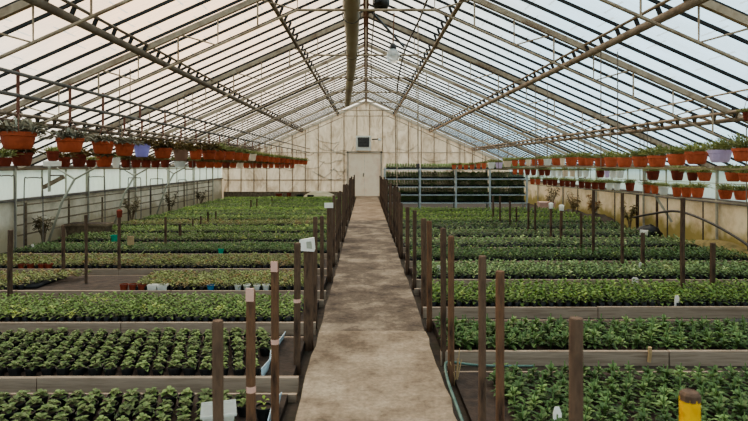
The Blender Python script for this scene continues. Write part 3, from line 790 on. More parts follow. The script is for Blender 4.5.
def round_pot(w, h):
    r = w/2
    return MB().lathe([(0, 0), (r*.62, 0), (r*.70, h*.04), (r*.80, h*.22), (r*.88, h*.48), (r*.92, h*.74), (r*.99, h*.76), (r*1.0, h), (r*.92, h), (r*.90, h*.86)], 20).disk(r*.905, h*.88, 20, mi=1)
POT_ME = {}
def hang_pot(px, w, y0, y1, X, mat, plant, lab, grp, hang=None, name='flower_pot', cat='flower pot'):
    top = at_x(px, y0, X); bot = at_x(px, y1, X); d = top.y
    wid = w*d/F; h = max(.06, top.z-bot.z)
    t = thing(name, lab, cat, (X, d, bot.z), random.uniform(0, 6.28), grp)
    round_pot(wid, h).build('pot', [M[mat], M['soil']], t, smooth=False)
    pl = link('plant', random.choice(plant), t); pl.location = (0, 0, h*.86); s = wid/.24; pl.scale = (s, s, min(s, 1.0)*random.uniform(.75, 1.05))
    if hang:
        m = MB()
        for a in (0, 2.094, 4.188): m.tube([(wid*.49*math.cos(a), wid*.49*math.sin(a), h*.95), (0, 0, hang-bot.z-.12)], .0035, 4)
        m.tube([(0, 0, hang-bot.z-.12), (0, 0, hang-bot.z)], .012, 5); m.build('hanger', M['hook'], t)
    return t, d, bot.z
# left, upper row hung from the two pipes
XL = -2.7; PZ1, PZ2 = 2.30, 2.13
for k_, (z, xx, txt) in enumerate(((PZ1, XL, 'upper'), (PZ2, XL, 'lower'))):
    o = MB().tube([(xx, NEAR, z), (xx, FAR-.1, z-.03)], .016, 8).build('overhead_pipe', M['pipe'], None, smooth=True)
    tag(o, f'grey overhead pipe above the left row of hanging pots, {txt} of the pair', 'pipe', 'overhead pipes on the left')
i = 0
for px in (18, 70, 103, 140, 165, 185, 205):
    dd = XL*F/(px-VX); o = MB().beam((XL, dd, PZ2-.02), (XL, dd, PZ1+.02), .016, .022).build('pipe_hanger', M['hook'])
    tag(o, f'red iron strap joining the two overhead pipes on the left, {ordw(i)} from the camera', 'strap', 'red pipe straps'); i += 1
LT = [(18,33,132,149.5,'terra','D'),(70,26,138,152.5,'terra','D'),(103,21,141.5,154,'terra','D'),(124.5,19,143,156,'terra','D'),(142,16,144,157,'violet','O'),(163,18,148,158.5,'terra','O'),(181,15,149,161,'brown_pot','O'),(196,13,149.5,159.5,'terra','O'),(209,11,150,159.5,'terra','O'),(219.5,10,150.5,160,'terra','G'),(229,9,151.5,160,'terra','G'),(237.5,8,152.5,160.3,'terra','G'),(245,7,153.5,160.6,'terra','G'),(252.5,6,154,161,'cream','G'),(259,6,155.5,161.5,'terra','G'),(265,5.8,156.2,162,'terra','G'),(271,5.5,157,162.3,'terra','G'),(276.5,5.2,157.6,162.8,'terra','G'),(282,5,158.2,163.2,'terra','G'),(287,4.8,158.8,163.5,'terra','G'),(292,4.5,159.4,163.8,'terra','G'),(296.5,4.4,160,164.1,'terra','G'),(301,4.2,160.4,164.4,'terra','G'),(305,4,160.8,164.6,'terra','G')]
CW = {'terra':'terracotta', 'terra_dark':'dark terracotta', 'violet':'violet', 'lilac':'pale lilac', 'brown_pot':'brown', 'cream':'cream white', 'white':'white'}
PW = {'D':'dry grey growth', 'O':'brown dried foliage', 'G':'green shoots'}
TF = {'D':TUFT_D, 'O':TUFT_O, 'G':TUFT_G}
for i, (px, w, y0, y1, mt, pl) in enumerate(LT):
    if VX+XL*F/26.5 < px: pass
    w *= 1.3 if px > 200 else 1.0
    hang_pot(px, w, y0, y1, XL, mt, TF[pl], f'{CW[mt]} hanging pot with {PW[pl]}, {ordw(i)} from camera, upper left row', 'hanging pots in the upper left row', hang=PZ2-.02 if px < 260 else PZ2-.02, name='hanging_pot', cat='hanging pot')
# left, lower row on a plank
XM = -3.4
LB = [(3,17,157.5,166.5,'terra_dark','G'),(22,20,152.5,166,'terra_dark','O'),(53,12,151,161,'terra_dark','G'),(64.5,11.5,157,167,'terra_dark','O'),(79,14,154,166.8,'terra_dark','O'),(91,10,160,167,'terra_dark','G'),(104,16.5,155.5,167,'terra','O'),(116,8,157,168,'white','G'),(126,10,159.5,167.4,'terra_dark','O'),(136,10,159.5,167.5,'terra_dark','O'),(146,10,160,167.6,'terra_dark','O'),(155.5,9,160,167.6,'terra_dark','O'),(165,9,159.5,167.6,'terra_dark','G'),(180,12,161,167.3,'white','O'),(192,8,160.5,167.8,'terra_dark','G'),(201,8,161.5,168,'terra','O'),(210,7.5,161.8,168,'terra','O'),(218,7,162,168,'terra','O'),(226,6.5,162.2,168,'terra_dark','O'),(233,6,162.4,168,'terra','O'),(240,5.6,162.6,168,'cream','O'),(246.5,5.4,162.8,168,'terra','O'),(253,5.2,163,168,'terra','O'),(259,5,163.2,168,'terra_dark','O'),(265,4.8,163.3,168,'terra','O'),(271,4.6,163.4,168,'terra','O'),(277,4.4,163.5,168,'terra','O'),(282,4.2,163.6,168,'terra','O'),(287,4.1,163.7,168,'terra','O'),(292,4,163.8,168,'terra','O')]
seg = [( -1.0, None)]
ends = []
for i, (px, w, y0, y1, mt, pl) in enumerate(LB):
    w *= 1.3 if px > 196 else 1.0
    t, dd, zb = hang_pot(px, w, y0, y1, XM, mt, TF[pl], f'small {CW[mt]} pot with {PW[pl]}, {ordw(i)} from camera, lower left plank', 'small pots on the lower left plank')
    if px != 53: ends.append((dd, zb))
def shelf(X, pts, label, m, hang_top, wdt=.26, th=.02, every=2.85):
    pts = sorted(pts)
    # a plank that follows the feet of its pots (straight runs, slightly sagging)
    keep = [pts[0]]
    for q in pts[1:]:
        if q[0]-keep[-1][0] > 1.6: keep.append(q)
    if keep[-1] != pts[-1]: keep.append(pts[-1])
    zs = np.interp
    t = thing('hanging_shelf', label, 'shelf', (X, 0, 0))
    ys = [keep[0][0]-.5]+[q[0] for q in keep]+[keep[-1][0]+.3]; zz = [keep[0][1]]+[q[1] for q in keep]+[keep[-1][1]]
    lows = [min([z for (y, z) in pts if abs(y-yy) < 1.7] or [z0]) for yy, z0 in zip(ys, zz)]
    b = MB()
    for i in range(len(ys)-1):
        y0, y1, z0, z1 = ys[i], ys[i+1], lows[i], lows[i+1]
        b.quadbox([(-wdt/2, y0, z0-th), (wdt/2, y0, z0-th), (wdt/2, y1, z1-th), (-wdt/2, y1, z1-th), (-wdt/2, y0, z0-.001), (wdt/2, y0, z0-.001), (wdt/2, y1, z1-.001), (-wdt/2, y1, z1-.001)])
    b.build('plank', M[m], t)
    y = ys[0]+.3
    while y < ys[-1]:
        z = float(np.interp(y, ys, lows))
        MB().tube([(-wdt/2-.01, y, z-th), (-wdt/2-.01, y, hang_top)], .007, 5).tube([(wdt/2+.01, y, z-th), (wdt/2+.01, y, hang_top)], .007, 5).tube([(-wdt/2-.01, y, z-th-.006), (wdt/2+.01, y, z-th-.006)], .008, 5).build('hanger', M['purlin'], t)
        y += every
    return t
shelf(XM, ends, 'long narrow plank hung under the left roof carrying small pots', 'plank', roof_z(XM)-.2, wdt=.13, th=.01)
# the little pot whose foot stands higher: it sits on a white box
p = at_x(53, 161, XM); zb = float(np.interp(p.y, *zip(*sorted(ends))))
o = MB().box(XM-.075, XM+.06, p.y-.06, p.y+.06, 1.565, p.z-.002).build('foam_block', M['white']); tag(o, 'white block under the small leafy pot on the lower left plank', 'block')

# right: three tiers
X1, X2, X3 = 3.2, 4.88, 5.32
RT = [(746,25,148,161.5,'terra','G'),(720,21.5,150,162.5,'lilac','G'),(696.5,21.5,151.5,164.2,'terra','G'),(676.7,18.5,154,165.3,'terra','G'),(657,18,155.5,167,'terra','G'),(640.5,15.5,156.5,167,'terra','G'),(624.7,15,157.5,167.2,'terra','G'),(611,13,157.3,167,'terra','G'),(600,11,158,166.5,'terra','G'),(589.5,9,157.8,165.7,'terra','G'),(583,11,157,165.6,'terra','G'),(571.5,12,157.3,165.8,'terra','G'),(562.5,5,158,165.5,'cream','G'),(556.5,9.5,158.2,165.3,'terra','G'),(547.5,8,158.8,165.4,'white','G'),(541,6.2,159,165.5,'terra','G'),(534.5,6.2,159.2,165.6,'terra','G'),(528.5,5,159.4,165.8,'cream','G'),(522,6.4,159.6,166,'terra','G'),(515,6.2,160,166.2,'terra','G'),(507.5,8,161,167.2,'cream','G'),(499,7.5,162.3,168.4,'lilac','G'),(491.5,7,162.3,168.6,'white','G'),(484,5,163,168.8,'terra','G'),(478.5,4.6,163.4,169,'terra','G'),(472,5,164.6,169.4,'terra','G'),(466,5,164.8,169.4,'terra','G'),(460,5,164.6,169.2,'terra','G'),(454,4.6,164.8,169,'terra','G')]
R2 = [(746,13,173,182,'terra','G'),(733,14.5,172.3,181.5,'terra','G'),(704.5,13,172.4,181,'terra','G'),(692.5,10.5,172.4,180.8,'terra_dark','G'),(677.4,12,170.5,180.5,'terra_dark','G'),(653,12,171,180,'terra_dark','G'),(620,7.8,170.5,178,'white','G'),(613,6.5,170.5,177.8,'white','G'),(607,5.2,170.5,177.6,'lilac','G'),(600.5,7.8,170.5,177.6,'terra_dark','G'),(586,6,170.2,177,'white','G'),(579.5,6,170.2,176.8,'white','G'),(572.5,6,170.2,176.6,'cream','G'),(565.5,6,170.2,176.4,'cream','G'),(559.5,5.2,170.2,176.2,'white','G'),(554,5.2,170.2,176,'white','G'),(547.5,6,169.5,175.8,'terra_dark','G'),(541.5,6,169.5,175.6,'terra_dark','G'),(533.5,5.5,169.3,175.2,'terra_dark','G'),(527.5,5.5,169.2,175,'terra_dark','G'),(521,5,169,174.6,'terra','G'),(515,5,169,174.4,'terra','G')]
R3 = [(741.5,14,190.5,200,'terra','G'),(725.5,13,189.8,199.2,'terra','G'),(697.5,12,187.5,197.5,'terra','G'),(686.5,10,187.3,197.2,'terra','G'),(677,9.2,187.2,196.6,'terra','G'),(663.5,9.5,186,195,'white','G'),(655,7.5,184.6,193.8,'terra','G'),(647,7.5,184.2,193.2,'terra','G'),(630,9,182.8,191,'terra_dark','G'),(617,7,183,190.3,'white','G'),(609.5,7,182.8,190,'white','G'),(602,7,182.4,189.6,'terra_dark','G'),(595,7,182.2,189.2,'terra_dark','G'),(588,6.5,181.8,188.6,'terra_dark','G'),(581.5,6,181.3,188,'terra_dark','G'),(573,5.5,180.6,187,'terra_dark','G'),(567.5,5.3,180.3,186.6,'terra_dark','G'),(562,5.2,180,186.2,'terra_dark','G'),(555,5.2,179.7,185.6,'terra_dark','G'),(550,5.2,179.5,185.2,'terra_dark','G'),(545,5,179.3,184.9,'terra_dark','G'),(538,5,179,184.6,'terra','G'),(532.5,5,178.8,184.2,'terra','G')]
for X, L_, nm, tp in ((X1, RT, 'top', None), (X2, R2, 'middle', None), (X3, R3, 'bottom', None)):
    pts = []
    for i, (px, w, y0, y1, mt, pl) in enumerate(L_):
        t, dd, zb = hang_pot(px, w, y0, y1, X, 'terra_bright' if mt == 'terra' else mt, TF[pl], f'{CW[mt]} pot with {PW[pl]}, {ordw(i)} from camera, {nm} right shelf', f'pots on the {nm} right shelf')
        pts.append((dd, zb))
    shelf(X, pts, f'long narrow plank hung on rods at the right side, {nm} of three pot shelves', 'moss_plank', roof_z(X)-.15, wdt=.2 if X < 4 else .11, th=.016 if X < 4 else .006)
hang_pot(750, 13, 112, 121, 4.4, 'terra_dark', TUFT_G, 'dark red pot hanging high at the right edge of the photo under the purlin', None, hang=roof_z(4.4)-.1, name='hanging_pot', cat='hanging pot')

# ================================================================== RACK OF TRAYS
RD = 20.4; rx = [.69, 1.97, 3.28, 4.52, 5.87]; rz = [.16, .45, .74, 1.03, 1.38]
t = thing('tray_rack', 'long grey steel rack with five shelves of dark seedling trays behind the right beds', 'rack', (0, RD, GROUND))
for x in rx:
    for y in (0, .55): MB().box(x-.03, x+.03, y, y+.05, 0, 1.56 if y == 0 else 1.5).build('upright', M['rack'], t)
for z in rz:
    sh = MB().box(rx[0]-.03, rx[-1]+.03, 0, .6, z-GROUND-.03, z-GROUND).build('shelf', M['dark_metal'], t)
    MB().box(rx[0]-.03, rx[-1]+.03, -.012, .0, z-GROUND-.035, z-GROUND+.004).build('shelf_edge', M['rack'], sh)
TRAYV = []
for i in range(4):
    rng = np.random.default_rng(500+i)
    g = np.stack(np.meshgrid(np.linspace(-.25, .25, 6), np.linspace(-.22, .22, 5)), -1).reshape(-1, 2)
    P = np.concatenate([g, np.full((len(g), 1), .05)], 1)
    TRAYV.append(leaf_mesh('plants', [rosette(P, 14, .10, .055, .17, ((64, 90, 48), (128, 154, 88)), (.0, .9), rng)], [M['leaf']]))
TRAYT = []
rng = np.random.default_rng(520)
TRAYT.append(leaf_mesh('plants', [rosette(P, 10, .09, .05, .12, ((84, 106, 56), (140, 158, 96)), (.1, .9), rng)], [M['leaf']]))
tray0 = None; SN = ['lowest', 'second lowest', 'middle', 'second highest', 'top']
for zi, z in enumerate(rz):
    for bi in range(4):
        for q in range(2):
            w = (rx[bi+1]-rx[bi]-.1)/2; x = rx[bi]+.05+w*(q+.5)
            lab = f'dark tray of green seedlings on the {SN[zi]} rack shelf, {ordw(bi*2+q)} from the path'
            if tray0 is None:
                tray0 = thing('seedling_tray', lab, 'seedling tray', (x, RD+.3, z), 0, 'trays on the rack')
                MB().box(-.29, .29, -.26, .26, 0, .055).build('tray', M['black'], tray0); link('plants', TRAYV[0], tray0); o = tray0
            else: o = dup(tray0, (x, RD+.3, z), 0, 1.0, lab)
            for c in o.children:
                if c.name.startswith('plants'): c.data = TRAYT[0] if zi == 4 else random.choice(TRAYV)
# ================================================================== ALONG THE SIDE WALLS
# right: rail on short posts
t = thing('pipe_rail', 'dark pipe rail on thin posts along the right wall below the pots', 'rail', (6.62, 0, GROUND))
MB().tube([(0, 6.5, 1.0), (0, 20, .92)], .018, 6).build('rail', M['pipe'], t)
y = 7.1
while y < 20: MB().tube([(0, y, 0), (0, y, .99)], .014, 6).build('post', M['dark_metal'], t); y += 1.3
# mossy ledge and bent cover
def mound(name, x0, x1, y0, y1, h, m, label, cat, seed=1):
    rng = random.Random(seed); b = MB(); nx, ny = 8, 22
    for i in range(nx+1):
        for j in range(ny+1):
            u, v = i/nx, j/ny
            z = h*(math.sin(math.pi*u)**.6)*(math.sin(math.pi*v)**.5)*(.8+.2*math.sin(v*11+seed))+rng.uniform(-.02, .02)*(0 < i < nx and 0 < j < ny)
            b.v.append((x0+(x1-x0)*u, y0+(y1-y0)*v, GROUND-.02+max(0, z)))
    for i in range(nx):
        for j in range(ny):
            q = i*(ny+1)+j; b.f.append((q, q+ny+1, q+ny+2, q+1)); b.mi.append(0)
    o = b.build(name, m, None, smooth=True); return tag(o, label, cat)
M['moss'] = noisy('moss', (70, 64, 38), (128, 110, 70), 4, c3=(88, 80, 46), bump=.6)
mound('moss_heap', 6.3, 6.92, 7.8, 12.6, .30, M['moss'], 'yellow-green mossy heap of soil against the right wall', 'moss heap', 2)
mound('moss_heap', 6.35, 6.92, 14.5, 19.0, .34, M['ground'], 'dark heap of soil and dead leaves at the far right wall', 'soil heap', 5)
cable('bent_pipe', [(6.5, 13.6, .28), (6.45, 12.6, .46), (6.45, 11.6, .60), (6.45, 10.6, .50), (6.45, 9.6, .26), (6.45, 9.0, .0)], .026, M['dark_metal'], 'dark bent pipe arching over the mossy heap on the right', 'pipe')
o = MB().beam(at_d(646, 181, 12.9), at_d(672, 222, 12.6), .05, .05).build('leaning_pole', M['pale_pipe']); tag(o, 'pale pole leaning against the right wall below the white pot', 'pole')
# dark bag with a white patch
p = at_d(649, 233, 12.4)
t = thing('plastic_bag', 'crumpled black plastic bag with a white patch lying right of the bed', 'bag', (p.x, p.y, -.03))
b = MB()
rr = random.Random(4)
prof = [(.16, 0), (.23, .06), (.22, .14), (.15, .21), (.05, .25), (0, .25)]
b.lathe(prof, 12); b.v = [(x*1.2*(1+rr.uniform(-.15, .15)), y*(1+rr.uniform(-.15, .15)), z*(1+rr.uniform(-.1, .1))) for (x, y, z) in b.v]
b.build('bag', M['black'], t, smooth=True)
MB().quadbox([(-.30, -.16, .05), (-.16, -.24, .05), (-.12, -.2, .05), (-.26, -.12, .05), (-.28, -.17, .17), (-.15, -.25, .17), (-.12, -.2, .17), (-.25, -.13, .17)]).build('white_patch', M['white'], t)
o = MB().box(at_d(621, 234, 12.6).x, at_d(646, 234, 12.6).x, 12.55, 12.67, .0, .04).build('plank', M['plank']); tag(o, 'short pale plank lying left of the black bag', 'plank')
# pink planter
p = at_d(540, 206, 20.2)
t = thing('planter_box', 'pale pink planter box standing right of the tray rack', 'planter', (p.x+.13, p.y-.3, GROUND))
MB().quadbox([(-.24, -.12, 0), (.24, -.12, 0), (.24, .12, 0), (-.24, .12, 0), (-.28, -.15, .33), (.28, -.15, .33), (.28, .15, .33), (-.28, .15, .33)]).build('box', M['pink_box'], t)
MB().box(-.29, .29, -.16, .16, .3, .34).build('rim', M['pink_box'], t)
# dried shrubs by the right wall
def dry_shrub(x, y, h, seed, label, cols):
    rng = random.Random(seed); t = thing('dry_shrub', label, 'shrub', (x, y, GROUND))
    b = MB(); P = []
    for k in range(12):
        a = rng.uniform(0, 6.28); l = rng.uniform(.6, 1)*h; e = Vector((math.cos(a)*l*.28, math.sin(a)*l*.28, l))
        m = Vector((e.x*.3, e.y*.3, l*.55)); b.tube([(0, 0, 0), m, e], [.012, .009, .004], 5)
        for s in range(10):
            u = rng.uniform(.3, 1); P.append(m.lerp(e, u))
    b.build('stems', M['old_wood'], t)
    P = np.array([tuple(p) for p in P]); r2 = np.random.default_rng(seed)
    n = len(P); mm = r2.uniform(0, 1, n)[:, None]
    C = clin(cols[0])[None]*(1-mm)+clin(cols[1])[None]*mm
    link('leaves', leaf_mesh('leaves', [leaf_arrays(P, r2.uniform(0, 6.28, n), r2.uniform(.07, .14, n), r2.uniform(.03, .06, n), r2.uniform(-.6, .8, n), C)], [M['leaf_dull']]), t)
dry_shrub(6.5, 16.0, .85, 3, 'dry orange-leaved shrub near the right wall, nearest of the dried shrubs', ((130, 84, 44), (170, 128, 72)))
dry_shrub(6.45, 17.4, .8, 4, 'brown leggy shrub by the right wall behind the orange one', ((90, 72, 44), (140, 116, 78)))
dry_shrub(6.3, 19.0, .9, 5, 'tangled brown shrub beside the rack end at the right wall', ((70, 62, 40), (110, 96, 64)))
dry_shrub(6.55, 13.9, .75, 6, 'sparse brown twigs by the right wall left of the bent pipe', ((84, 74, 44), (130, 116, 76)))

# left: bracing struts, hoops, slatted fence, trough
def left_strut(y, lab):
    t = thing('bracing_strut', lab, 'strut', (-6.2, y, 0), 0, 'forked struts on the left wall')
    MB().tube([(-.12, 0, GROUND), (.2, 0, .83), (.46, 0, 1.30)], .024, 8).build('stem', M['pale_pipe'], t, smooth=True)
    MB().tube([(.45, 0, 1.28), (.95, 0, 1.56), (1.1, 0, 1.95)], .02, 8).build('fork_arm', M['pale_pipe'], t, smooth=True)
    MB().tube([(.45, 0, 1.28), (.1, 0, 1.5)], .018, 8).build('fork_arm', M['pale_pipe'], t, smooth=True)
    return t
st0 = left_strut(11.05, 'pale forked pipe strut at the left wall, nearest of the visible struts')
for i, y in enumerate(TR[3:5]): dup(st0, (-6.2, y, 0), 0, 1.0, f'pale forked pipe strut at the left wall, {ordw(i+1)} from the camera')
p = at_d(52, 182, 10.4)
t = thing('wall_bracket', 'dark slanted board on a bracket at the left wall under the small pots', 'bracket', (p.x, p.y, p.z))
MB().beam((-.16, 0, -.1), (.22, 0, .1), .05, .07).build('board', M['old_wood'], t)
MB().tube([(-.05, 0, -.18), (-.05, 0, .34)], .03, 6).build('upright', M['pale_pipe'], t)
MB().tube([(-.05, 0, .12), (.2, 0, .12)], .014, 5).build('arm', M['pipe'], t)
hs = [(-2, 15, 176, 222), (88, 105, 177, 216), (128, 141, 178, 208), (150, 163, 179, 205), (178, 187, 180, 202), (24, 43, 178, 224)]
for i, (xa, xb, y0, y1) in enumerate(sorted(hs)):
    d = EYE*F/(y1-VY)*1.0; d = min(d, 22)
    X = -6.45; d = X*F/((xa+xb)/2-VX)
    wd = (xb-xa)*d/F; zt = EYE-(y0-VY)*d/F
    t = MB().tube(smooth_path([Vector(q) for q in ((-wd/2, 0, 0), (-wd/2, 0, zt*.6), (-wd/2+.01, 0, zt-GROUND-.04), (-wd/2+.06, 0, zt-GROUND), (0, 0, zt-GROUND+.01), (wd/2-.06, 0, zt-GROUND), (wd/2-.01, 0, zt-GROUND-.04), (wd/2, 0, zt*.6), (wd/2, 0, 0))], 4), .011, 6).build('wire_hoop', M['pipe'])
    t.location = (X, d, GROUND); tag(t, f'thin square wire hoop standing at the left wall, {ordw(i)} from the camera', 'hoop', 'wire hoops at the left wall')
t = thing('slatted_fence', 'low weathered slatted fence along the left wall behind the beds', 'fence', (-6.72, 0, GROUND))
for z in (.30, .50, .70, .88): MB().box(-.01, .01, 10.8, 24.5, z, z+.028).build('slat', M['pale_wood'], t)
y = 11
while y < 24.6: MB().box(.01, .04, y, y+.04, 0, random.uniform(.8, 1.05)).build('upright', M['old_wood'], t); y += 1.6
t = thing('wooden_trough', 'dark old wooden trough at the left wall behind the beds', 'trough', (-6.3, 12.75, GROUND))
tb = MB().quadbox([(-.42, -.15, 0), (.42, -.15, 0), (.42, .15, 0), (-.42, .15, 0), (-.46, -.18, .34), (.46, -.18, .34), (.46, .18, .34), (-.46, .18, .34)])
tb.build('trough', M['old_wood'], t)
MB().box(-.48, .48, -.2, .2, .30, .35).build('rim', M['old_wood'], t)
MB().box(-.43, .43, -.155, .155, .34, .356).build('soil', M['soil'], t)
for k, (x, y, h, sd, lab) in enumerate(((-6.4, 15.3, .8, 31, 'brown dead stalks by the left wall, nearest clump'), (-6.35, 18.2, .75, 32, 'brown dead stalks by the left wall, middle clump'), (-6.3, 21.4, .7, 33, 'brown dead stalks by the left wall, farthest clump'), (-6.45, 11.2, .7, 34, 'dead twigs beside the wooden trough at the left wall'))):
    dry_shrub(x, y, h, sd, lab, ((80, 70, 50), (126, 112, 82)))
# far end clutter
def small_pot(px, py, d, r, h, m, lab, name='plastic_pot', cat='pot', base=GROUND, grp=None):
    x = (px-VX)*d/F; t = thing(name, lab, cat, (x, d, base), 0, grp)
    MB().lathe([(0, 0), (r*.78, 0), (r, h*.85), (r*1.06, h*.86), (r*1.06, h), (r*.95, h), (r*.93, h*.86)], 14).disk(r*.94, h*.88, 14, mi=1).build('pot', [M[m], M['soil']], t)
    return t
small_pot(300, 196, 25.9, .16, .26, 'black', 'black pot on the ground at the far wall, left one of the pair')
small_pot(310.5, 196, 25.9, .15, .24, 'black', 'black pot on the ground at the far wall, right one of the pair')
small_pot(279, 196, 25.9, .14, .3, 'terra_dark', 'brown pot on the ground at the far wall left of the black pots')
small_pot(289, 196, 25.9, .1, .34, 'terra_dark', 'slim brown pot on the ground at the far wall beside the black pots')
mound('soil_heap', -3.1, -1.3, 26.0, 26.85, .45, M['knee_left'], 'pale heap of rubble against the far wall left of the door', 'heap', 7)

# ================================================================== SMALL THINGS AT THE FRONT AND ON THE BEDS
# white cups and pots along the front of the fourth left bed
zt = -.03
for i, px in enumerate((238, 247, 257, 266)):
    small_pot(px, 0, LK[2]+.045 if False else 7.13, .045, .085, 'white', f'white plastic cup in the row on the fourth left bed, {ORD[i]} from left', 'plastic_cup', 'cup', zt, 'white cups on the fourth left bed')
for i, px in enumerate((153, 163)):
    x = (px-VX)*7.13/F
    t = thing('seed_box', f'small white box at the front of the fourth left bed, {"left" if i==0 else "right"} one of two', 'box', (x, 7.13, zt), 0, 'white boxes on the fourth left bed')
    MB().quadbox([(-.05, -.045, 0), (.05, -.045, 0), (.05, .045, 0), (-.05, .045, 0), (-.06, -.05, .085), (.06, -.05, .085), (.06, .05, .085), (-.06, .05, .085)]).build('box', M['white'], t)
for i, px in enumerate((124, 133, 142)):
    small_pot(px, 0, 7.13, .05, .09, 'terra_dark', f'small brown-red pot on the fourth left bed, {ORD[i]} from left', 'clay_pot', 'pot', zt, 'brown-red pots on the fourth left bed')
for i, px in enumerate((22, 31, 42, 49)):
    small_pot(px, 0, 8.56, .055, .09, 'terra_dark', f'small red clay pot on the fifth left bed, {ORD[i]} from left', 'clay_pot', 'pot', zt, 'red pots on the fifth left bed')
small_pot(211, 0, 7.13, .05, .08, 'blue', 'small blue pot at the front of the fourth left bed', 'plastic_pot', 'pot', zt)
small_pot(115, 0, 11.42, .08, .16, 'teal', 'green plastic cup standing among the left beds by a stake', 'plastic_cup', 'cup', zt)
small_pot(221, 0, 9.98, .05, .10, 'teal', 'small teal cup at the front of the sixth left bed', 'plastic_cup', 'cup', zt)
small_pot(434.5, 0, 8.05, .055, .11, 'black', 'small black pot with a white label beside the right posts', 'plastic_pot', 'pot', zt)
# plant labels
def plant_label(px, y0, y1, w, d, lab, m='paper', tilt=.15):
    a = at_d(px, y0, d); b = at_d(px, y1, d); w = w*d/F; h = a.z-b.z
    mb = MB().quadbox([(-w/2, 0, 0), (w/2, 0, 0), (w/2, .004, 0), (-w/2, .004, 0), (-w/2, 0, h*.8), (w/2, 0, h*.8), (w/2, .004, h*.8), (-w/2, .004, h*.8)])
    mb.quadbox([(-w/2, 0, h*.8), (w/2, 0, h*.8), (w/2, .004, h*.8), (-w/2, .004, h*.8), (-w*.25, 0, h), (w*.25, 0, h), (w*.25, .004, h), (-w*.25, .004, h)])
    o = mb.build('plant_label', M[m]); o.location = (b.x, d, b.z); o.rotation_euler = (tilt, 0, random.uniform(-.3, .3)); tag(o, lab, 'label')
plant_label(558.5, 408, 440, 9, 3.45, 'white plant label stuck in the nearest right bed at the bottom edge', tilt=-.1)
plant_label(676.5, 295, 306, 4.5, 6.3, 'white plant label on the board of the third right bed below the tall stake')
plant_label(635, 277, 284, 6, 7.6, 'white plant label at the front of the fourth right bed, left of a stake')
plant_label(640, 262, 268, 3, 8.2, 'small white plant label tied near the middle stake in the right beds')
plant_label(439, 265, 277, 4, 8.0, 'white plant label standing in the small black pot')
plant_label(64, 272, 280, 6, 8.0, 'white plant label by the bare soil patch on the left')
plant_label(194, 259, 267, 4, 9.2, 'white plant label in the fifth left bed near the middle')
plant_label(33, 244, 250, 3, 10.2, 'small white plant label in the left beds near the wall')
# knot on the front right board
o = MB().tube([(0, 0, 0), (.004, -.01, .07), (0, -.015, .13)], .016, 7).build('wooden_peg', M['straw']); o.location = at_d(649, 362, 4.72); tag(o, 'short pale peg against the nearest right board', 'peg')
# polythene edging strips
def strip(pts, h, lab, m='poly'):
    b = MB(); n = len(pts)
    for i, (x, y, z) in enumerate(pts): b.v += [(x, y, z), (x+random.uniform(-.01, .03), y, z+h*random.uniform(.7, 1.1))]
    for i in range(n-1): b.f.append((2*i, 2*i+2, 2*i+3, 2*i+1)); b.mi.append(0)
    o = b.build('plastic_strip', M[m]); md = o.modifiers.new('s', 'SOLIDIFY'); md.thickness = .006
    tag(o, lab, 'plastic strip')
strip([(-.785, 4.24, -.03), (-.77, 4.4, -.03), (-.785, 4.6, -.03), (-.765, 4.8, -.03), (-.78, 5.0, -.03), (-.765, 5.2, -.03)], .09, 'pale blue polythene edging strip at the path end of the second left bed')
strip([(-.60, 3.40, -.06), (-.605, 3.55, -.06), (-.59, 3.7, -.06), (-.60, 3.82, -.06)], .13, 'pale polythene edging strip at the path end of the nearest left bed')
# translucent tub behind the first post
t = thing('plastic_tub', 'milky square plastic tub behind the nearest left post', 'tub', (-.90, 3.42, -.06), .25)
M['tub'] = glass_mat('tub', .45, .6, tint=(.9, .92, .9, 1), col=(.75, .74, .7, 1), scale=4)
MB().quadbox([(-.07, -.07, 0), (.07, -.07, 0), (.07, .07, 0), (-.07, .07, 0), (-.095, -.095, .16), (.095, -.095, .16), (.095, .095, .16), (-.095, .095, .16)]).build('tub', M['tub'], t)
MB().box(-.105, .105, -.105, -.09, .15, .165).box(-.105, .105, .09, .105, .15, .165).box(-.105, -.09, -.09, .09, .15, .165).box(.09, .105, -.09, .09, .15, .165).build('rim', M['tub'], t)
# lone yellow-green sprout in a dark pot by the path
t = small_pot(264, 0, 3.62, .055, .09, 'black', 'black pot with a lone yellow-green sprout beside the left posts', 'potted_sprout', 'seedling', -.06)
link('sprout', leaf_mesh('sprout', [rosette(np.array([[0, 0, .08]]), 5, .07, .04, .05, ((134, 156, 60), (170, 188, 84)), (.1, .7), np.random.default_rng(77))], [M['leaf']]), t)
# hose at the right path edge
cable('garden_hose', [(.60, 2.2, .0), (.598, 2.9, -.005), (.597, 3.6, .0), (.60, 4.1, .005), (.63, 4.45, .0), (.70, 4.58, -.03), (.9, 4.60, -.06), (1.12, 4.62, -.075), (1.4, 4.66, -.09)], .011, M['hose'], 'green garden hose lying along the right edge of the path', 'hose')
b = MB()
for k in range(5):
    b.tube([(random.uniform(-.02, .02), random.uniform(-.02, .02), 0), (random.uniform(-.05, .06), random.uniform(-.03, .03), random.uniform(.14, .28))], .004, 4)
o = b.build('straw_stalks', M['straw']); o.location = (.70, 4.35, GROUND); tag(o, 'few dry straw stalks beside the hose at the right path edge', 'stalks')

# ================================================================== LIGHT, SKY, CAMERA
w = bpy.data.worlds.new('sky'); SC.world = w; w.use_nodes = True; nt = w.node_tree; nt.nodes.clear()
out = nt.nodes.new('ShaderNodeOutputWorld'); bg = nt.nodes.new('ShaderNodeBackground')
tc = nt.nodes.new('ShaderNodeTexCoord')
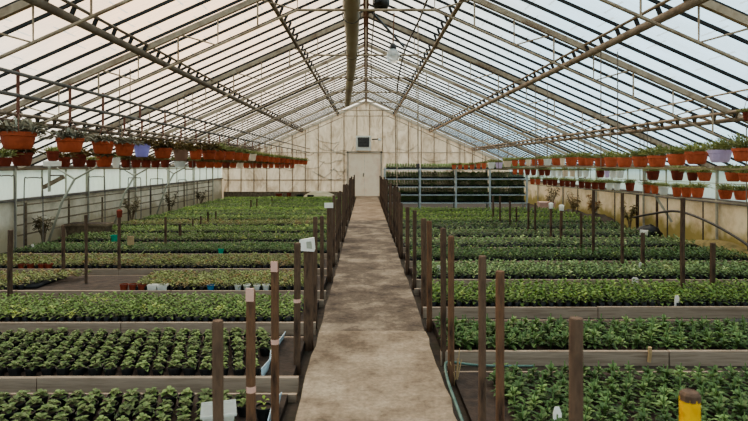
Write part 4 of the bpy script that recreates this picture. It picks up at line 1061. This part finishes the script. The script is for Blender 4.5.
# overcast pale sky, peach toward the low sun beyond the left slope
dirn = Vector((-.34, 1.0, .42)).normalized()
dot = nd(nt, 'ShaderNodeVectorMath', operation='DOT_PRODUCT'); dot.inputs[1].default_value = dirn
nt.links.new(tc.outputs['Generated'], dot.inputs[0])
r = ramp(nt, [(.80, (.66, .88, 1.0, 1)), (.92, (1.02, .93, .80, 1)), (.985, (1.3, .88, .56, 1))])
nt.links.new(dot.outputs['Value'], r.inputs['Fac'])
sx = nd(nt, 'ShaderNodeSeparateXYZ'); nt.links.new(tc.outputs['Generated'], sx.inputs[0])
rz_ = ramp(nt, [(.0, (.34, .34, .30, 1)), (.49, (.55, .56, .54, 1)), (.53, (.92, .92, .92, 1)), (1, (1, 1, 1, 1))])
mz = nd(nt, 'ShaderNodeMapRange'); mz.inputs['From Min'].default_value = -1; nt.links.new(sx.outputs[2], mz.inputs['Value']); nt.links.new(mz.outputs[0], rz_.inputs['Fac'])
mx = nd(nt, 'ShaderNodeMixRGB', blend_type='MULTIPLY'); mx.inputs[0].default_value = 1
nt.links.new(r.outputs[0], mx.inputs[1]); nt.links.new(rz_.outputs[0], mx.inputs[2])
nz = nd(nt, 'ShaderNodeTexNoise', Scale=2.5, Detail=5); nt.links.new(tc.outputs['Generated'], nz.inputs['Vector'])
rn = ramp(nt, [(.3, (.88, .9, .93, 1)), (.7, (1.05, 1.05, 1.04, 1))]); nt.links.new(nz.outputs['Fac'], rn.inputs['Fac'])
m3 = nd(nt, 'ShaderNodeMixRGB', blend_type='MULTIPLY'); m3.inputs[0].default_value = 1
nt.links.new(mx.outputs[0], m3.inputs[1]); nt.links.new(rn.outputs[0], m3.inputs[2])
nt.links.new(m3.outputs[0], bg.inputs['Color']); bg.inputs['Strength'].default_value = 1.45
nt.links.new(bg.outputs[0], out.inputs[0])
sun = bpy.data.lights.new('soft_sun', 'SUN'); sun.energy = 3.2; sun.angle = 1.4; sun.color = (1, .80, .58)
so = bpy.data.objects.new('soft_sun', sun); COL.objects.link(so); so.rotation_euler = (-Vector((-.34, .55, .75)).normalized()).to_track_quat('-Z', 'Y').to_euler()

cam = bpy.data.cameras.new('camera'); co = bpy.data.objects.new('camera', cam); COL.objects.link(co); SC.camera = co
co.location = (0, 0, EYE); co.rotation_euler = (math.pi/2, 0, 0)
cam.sensor_width = 36; cam.lens = F/748*36
cam.shift_x = (374-VX)/748; cam.shift_y = -(210.5-VY)/748
cam.dof.use_dof = True; cam.dof.focus_distance = 8.0; cam.dof.aperture_fstop = 3.5
cam.clip_end = 300
SC.view_settings.view_transform = 'AgX'
SC.view_settings.look = 'AgX - Medium High Contrast'
SC.view_settings.exposure = 0.52
SC.cycles.max_bounces = 6; SC.cycles.transparent_max_bounces = 12
try: SC.cycles.use_denoising = True
except Exception: pass
